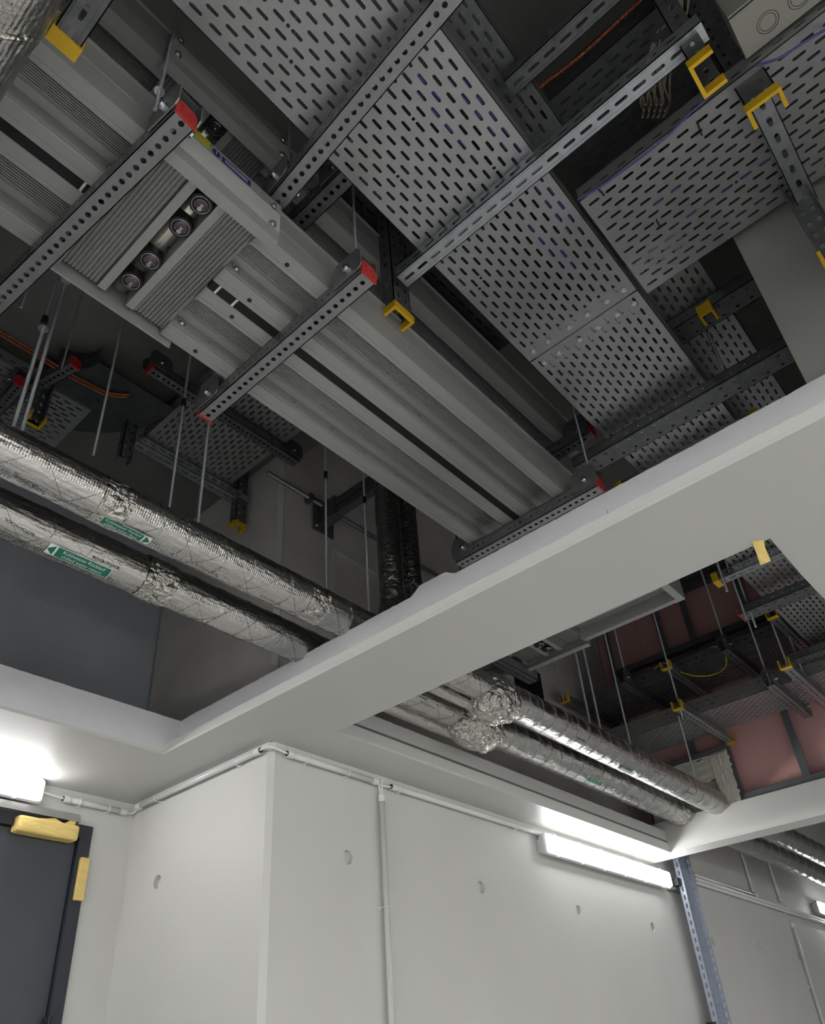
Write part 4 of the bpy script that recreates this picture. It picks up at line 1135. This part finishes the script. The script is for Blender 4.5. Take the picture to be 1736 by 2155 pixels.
rail('dark perforated channel under the upper tray, left of the yellow capped arms', (4.33, 1.85, ZU - .052), 0, .70, brackets=(.05,), m=M_GALVD)
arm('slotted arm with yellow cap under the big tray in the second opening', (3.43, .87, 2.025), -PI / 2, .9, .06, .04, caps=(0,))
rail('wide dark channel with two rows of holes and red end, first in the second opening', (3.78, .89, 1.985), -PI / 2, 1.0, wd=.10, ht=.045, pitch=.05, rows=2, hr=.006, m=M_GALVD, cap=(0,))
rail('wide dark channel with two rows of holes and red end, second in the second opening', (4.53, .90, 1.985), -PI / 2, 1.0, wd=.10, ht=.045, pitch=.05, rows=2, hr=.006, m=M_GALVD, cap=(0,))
for x, y, z0, z1, lb in ((3.99, 1.74, 1.58, 3.2, 'rod standing on the upper pipe in front of the partition corner'), (3.545, 1.74, 1.585, 3.2, 'rod standing on the upper pipe nearest the elbow trunk'), (3.645, 1.735, 1.585, 3.2, 'rod standing on the upper pipe beside the one nearest the elbow trunk'),
                         (4.27, 2.25, 2.16, 3.2, 'rod carrying the dark yellow capped arm at the concrete wall'), (4.39, 1.838, 2.18, 3.2, 'rod carrying the dark channel left of the arms'), (4.33, 1.53, 1.80, 3.2, 'long rod through both yellow capped arms above the plastered corner'),
                         (4.47, 1.03, 1.87, 3.2, 'rod carrying the perforated channel under the lower tray'), (4.47, 1.20, 2.18, 3.2, 'rod carrying the dark channel beside the yellow cable'),
                         (3.37, .82, 1.93, 3.2, 'bright rod through the capped arm under the big tray'), (3.72, .86, 1.94, 3.2, 'bright rod through the first wide dark channel'), (3.76, .84, 1.90, 3.2, 'short rod end below the first wide dark channel'),
                         (4.44, .90, 1.85, 3.2, 'bright rod beside the second wide dark channel'), (4.56, .86, 1.90, 3.2, 'rod end below the second wide dark channel'), (4.52, 1.62, 1.52, 1.91, 'rod hanging below the lower tray in front of the plaster')):
    rod(lb, x, y, z0, z1, r=.006, group=None)
ck = thing('wall_duct', 'pair of dark cable ducts along the pink partition above the trays', 'duct', (5.08, 1, 2.5))
for z in (2.52, 2.60, 3.05, 3.12): MB().box(5.06, 5.12, -1.5, 2.2, z, z + .045).build('duct_body', M_GALVD, ck)
cable('yellow earth cable hanging in a loop between two trays', [PZ(1375, 1408, 2.25), PZ(1400, 1396, 2.24), PZ(1424, 1410, 2.2), PZ(1460, 1422, 2.12), PZ(1500, 1420, 2.12), PZ(1525, 1405, 2.16), PZ(1528, 1385, 2.2), PZ(1520, 1365, 2.26), PZ(1500, 1360, 2.3)], .004, M_YGC)
tp = thing('tape_strip', 'strip of yellow masking tape hanging from the ceiling edge over the big tray', 'tape', PZ(1603, 1165, 1.9))
P = [PZ(1582, 1139, 1.2735), PZ(1607, 1136, 1.2735), PZ(1610, 1152, 1.262), PZ(1590, 1160, 1.262), PZ(1600, 1189, 1.24), PZ(1622, 1180, 1.24)]
mb = MB(); mb.add(P + [(p[0], p[1], p[2] - .001) for p in P], [(0, 1, 2, 3), (3, 2, 5, 4), (9, 8, 7, 6), (10, 11, 8, 9), (0, 3, 9, 6), (3, 4, 10, 9), (1, 7, 8, 2), (2, 8, 11, 5), (4, 5, 11, 10), (0, 6, 7, 1)]); mb.build('tape', M_TAPE, tp)
t = thing('round_duct', 'round metal duct end behind the second wide channel', 'duct', (5.0, .2, 2.3))
mb = MB(); mb.tube([(4.6 + .02, -.9, 2.5), (4.62, .55, 2.5)], .17, 28, cap=False); mb.build('duct_body', M_GALVT, t, smooth=True)
MB().tube([(4.62 + .172 * math.cos(a), .55, 2.5 + .172 * math.sin(a)) for a in [2 * PI * j / 28 for j in range(29)]], .006, 6, cap=False).build('rim', M_GALV, t)
# plate end with the dark hole in the concrete wall
t = thing('wall_opening_cover', 'black plate on the concrete wall beside the yellow capped arm', 'plate', (4.0, YR, 2.1))
MB().box(3.86, 4.16, YR - .012, YR + .010, 2.12, 2.36).build('plate', M_BLACK, t)
rail('double hole channel above the upper pipe just behind the beam', (2.35, 1.825, 1.77), 0, .83, wd=.06, brackets=(.77,))

# ------------------------------------------------------------------ alcove above the foil pipes
tray('perforated cable tray in the dark alcove above the foil pipes', (1.526, 2.61, 2.73), -PI / 2, 1.3, .50, .06)
rail('long dark channel carrying the alcove tray', (1.05, 2.185, 2.665), 0, .82, brackets=(.03, .78), cap=(0,), m=M_GALVD)
rail('second dark channel behind, with a red end, above the alcove tray', (.92, 1.93, 2.665), 0, .55, brackets=(.03,), cap=(0,), m=M_GALVD)
arm('slotted arm at the end of the alcove tray', (1.24, 2.61, 2.665), 0, .62, .06, .045)
post('hanging post with a yellow cap at the end of the alcove tray', (1.85, 2.585, 2.5), 0, .39, .06, .05)
post('dark angle post ending free beside the alcove tray', (1.19, 2.56, 2.5), 0, .39, .055, .04, capped=False)
rail('dark channel with a red end above the left foil pipe', (.70, 2.60, 2.62), PI / 2, .6, cap=(0,), brackets=(.04,), m=M_GALVD)
rail('dark channel with a red end in the middle of the dark alcove', (.83, 2.42, 2.70), PI / 2 + .25, .4, cap=(0,), m=M_GALVD)
tray('grey cable tray behind the rods at the left, above the foil pipes', (-.4, 2.83, 2.73), 0, 1.42, .42, .06)
post('post with a yellow cap behind the rods at the left', (.80, 2.64, 2.5), PI, .39, .06, .05)
bt = thing('tray_bend', 'dark curved cable tray bend in the alcove', 'cable tray', (.98, 2.3, 2.74))
def arc(cx, cy, r, a0, a1, n=20): return [(cx + r * math.cos(a0 + (a1 - a0) * k / n), cy + r * math.sin(a0 + (a1 - a0) * k / n)) for k in range(n + 1)]
bo, bi = arc(.78, 2.36, .50, PI / 2, 0), arc(.78, 2.36, .12, 0, PI / 2)
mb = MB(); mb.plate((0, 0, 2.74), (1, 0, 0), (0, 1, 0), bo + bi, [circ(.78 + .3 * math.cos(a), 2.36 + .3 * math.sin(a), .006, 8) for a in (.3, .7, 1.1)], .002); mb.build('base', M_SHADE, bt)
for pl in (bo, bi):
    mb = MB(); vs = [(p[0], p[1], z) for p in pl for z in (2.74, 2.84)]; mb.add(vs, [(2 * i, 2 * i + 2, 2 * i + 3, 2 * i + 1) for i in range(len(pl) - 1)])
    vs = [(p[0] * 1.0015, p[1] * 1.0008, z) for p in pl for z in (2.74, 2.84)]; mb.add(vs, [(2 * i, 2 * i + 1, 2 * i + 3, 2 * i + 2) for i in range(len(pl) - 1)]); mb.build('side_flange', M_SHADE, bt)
for k, (lb, dy) in enumerate((('upper', 0), ('lower', .018))):
    cable(f'bare copper earth conductor curving through the dark alcove, {lb} strand', [(.35, 2.475 + dy, 2.72), (.53, 2.476 + dy, 2.72), (.66, 2.478 + dy, 2.72), (.85, 2.482 + dy, 2.72), (.93, 2.475 + dy, 2.72), (1.01, 2.465 + dy, 2.72), (1.085, 2.41 + dy, 2.72)], .0055, M_COPR)
t = thing('wall_bracket_rail', 'pair of dark channels bolted to the concrete wall by a base plate', 'rail', (2.2, 2.3, 2.56))
for z in (2.55, 2.605): 
    mb = MB(); mb.box(2.17, 2.172, 1.55, YR - .006, z, z + .045); mb.box(2.212, 2.214, 1.55, YR - .006, z, z + .045); mb.box(2.172, 2.212, 1.55, YR - .006, z, z + .002); mb.build('channel', M_GALVD, t)
MB().box(2.12, 2.26, YR - .008, YR, 2.49, 2.70).build('base_plate', M_GALVD, t); MB().box(2.162, 2.222, YR - .12, YR - .008, 2.545, 2.665).build('socket', M_GALVD, t)
mb = MB(); hexbolt(mb, (2.162, YR - .06, 2.58), (-1, 0, 0), .008, .006); hexbolt(mb, (2.135, YR - .008, 2.515), (0, -1, 0), .008, .006); mb.build('bolt', M_ZINC, t)

# ------------------------------------------------------------------ upper right: junction box and cables
bx = thing('junction_box', 'grey junction box with three round knock-outs beside the branch tray', 'box', (1.24, -.42, 2.12))
MB().box(1.185, 1.306, -.75, -.145, 2.12, 2.24).build('body', M_BOX, bx)
MB().box(1.19, 1.192, -.75, -.145, 2.117, 2.12).build('lid_seam', M_INK, bx)
for k in range(5):
    cx, cy = 1.262, -.215 - .075 * k
    for r in (.025, .019): MB().tube([(cx + r * math.cos(a), cy + r * math.sin(a), 2.1195) for a in [2 * PI * j / 24 for j in range(25)]], .0007, 4, cap=False).build('knock_out_ring', M_INK, bx)
rn = random.Random(4)
for k in range(14):
    a = k * 7.3
    cable('beige cable hanging in the loose bundle behind the bright slotted arm', [PZ(1395 + k * 4 + 5 * math.sin(a), -40, 2.44), PZ(1385 + k * 4 + 8 * math.sin(a * 2), 30, 2.43), PZ(1366 + k * 3.5 + 6 * math.cos(a), 100, 2.42), PZ(1345 + k * 4.6 + 5 * math.sin(a * 3), 170, 2.38), PZ(1347 + k * 4.6 + 9 * math.cos(a * 2), 215, 2.33), PZ(1352 + k * 3.6, 248 - 14 * (k % 3), 2.27)], .0036, M_CABLE, group='beige cables in the bundle', n=5)
for k, (u0, v0, u1, v1) in enumerate(((1455, -20, 1490, 190), (1470, -20, 1500, 160), (1520, -20, 1480, 120), (1545, -20, 1530, 110))):
    cable('black cable hanging between the two capped posts, ' + ['leftmost', 'second from the left', 'third from the left', 'rightmost'][k], [PZ(u0, v0, 2.9), PZ((u0 * 2 + u1) / 3 + 6, (v0 * 2 + v1) / 3, 2.7), PZ((u0 + u1 * 2) / 3 - 5, (v0 + v1 * 2) / 3, 2.5), PZ(u1, v1, 2.3)], .004, M_CABK)
cable('purple cable sagging below the edge of the branch tray', [PZ(1215, 420, 2.07), PZ(1260, 395, 2.06), PZ(1330, 345, 2.05), PZ(1400, 290, 2.05), PZ(1450, 240, 2.06), PZ(1490, 205, 2.07), PZ(1515, 165, 2.09)], .0032, M_CABP)
cable('purple cable beside the junction box', [PZ(1590, 137, 2.07), PZ(1640, 122, 2.05), PZ(1690, 90, 2.05), PZ(1740, 60, 2.07)], .0032, M_CABP)
# purple and black cables lying in the trays, seen through the slots
for k, (y, m, nm) in enumerate(((.40, M_CABP, 'purple'), (.425, M_CABP, 'purple'), (.455, M_CABK, 'black'), (.47, M_CABP, 'purple'), (.50, M_CABP, 'purple'))):
    cable(f'{nm} cable lying in the wide tray, ' + ['along its right edge', 'just inside the outermost one', 'black one between the purple ones', 'left of the black one', 'farthest from the right edge'][k], [(-.2, y, 2.092), (.5, y + .012, 2.090), (1.1, y - .008, 2.090), (1.7, y + .010, 2.09), (2.6, y, 2.088), (3.4, y + .01, 2.086)], .0042, m, n=6)
for k, x in enumerate((1.40, 1.46, 1.56)):
    cable('purple cable lying in the branch tray, ' + ['nearest its upper left edge', 'middle one of three', 'farthest from its upper left edge'][k], [(x, .33, 2.094), (x + .02, 0, 2.094), (x - .01, -.5, 2.094), (x, -1.1, 2.094)], .0042, M_CABP, n=6)
cable('bare copper conductor on the dark upper tray', [PZ(1105, 212, 2.42), PZ(1150, 172, 2.42), PZ(1180, 150, 2.42), PZ(1230, 110, 2.42), PZ(1300, 45, 2.42), PZ(1360, -10, 2.42)], .005, M_COPR)
for k, (u, v, u2, v2, lb) in enumerate(((1467, 257, 1477, 285, 'under the branch tray near its upper edge'), (1258, 397, 1272, 412, 'under the branch tray near the wide tray'), (1381, 462, 1390, 480, 'under the middle of the branch tray'))):
    a = PZ(u, v, 2.08); b = PZ(u2, v2, 2.08); t = thing('cable_tie', 'black cable tie ' + lb, 'cable tie', a); MB().bar(a, b, .004, .003).build('strap', M_BLACK, t)
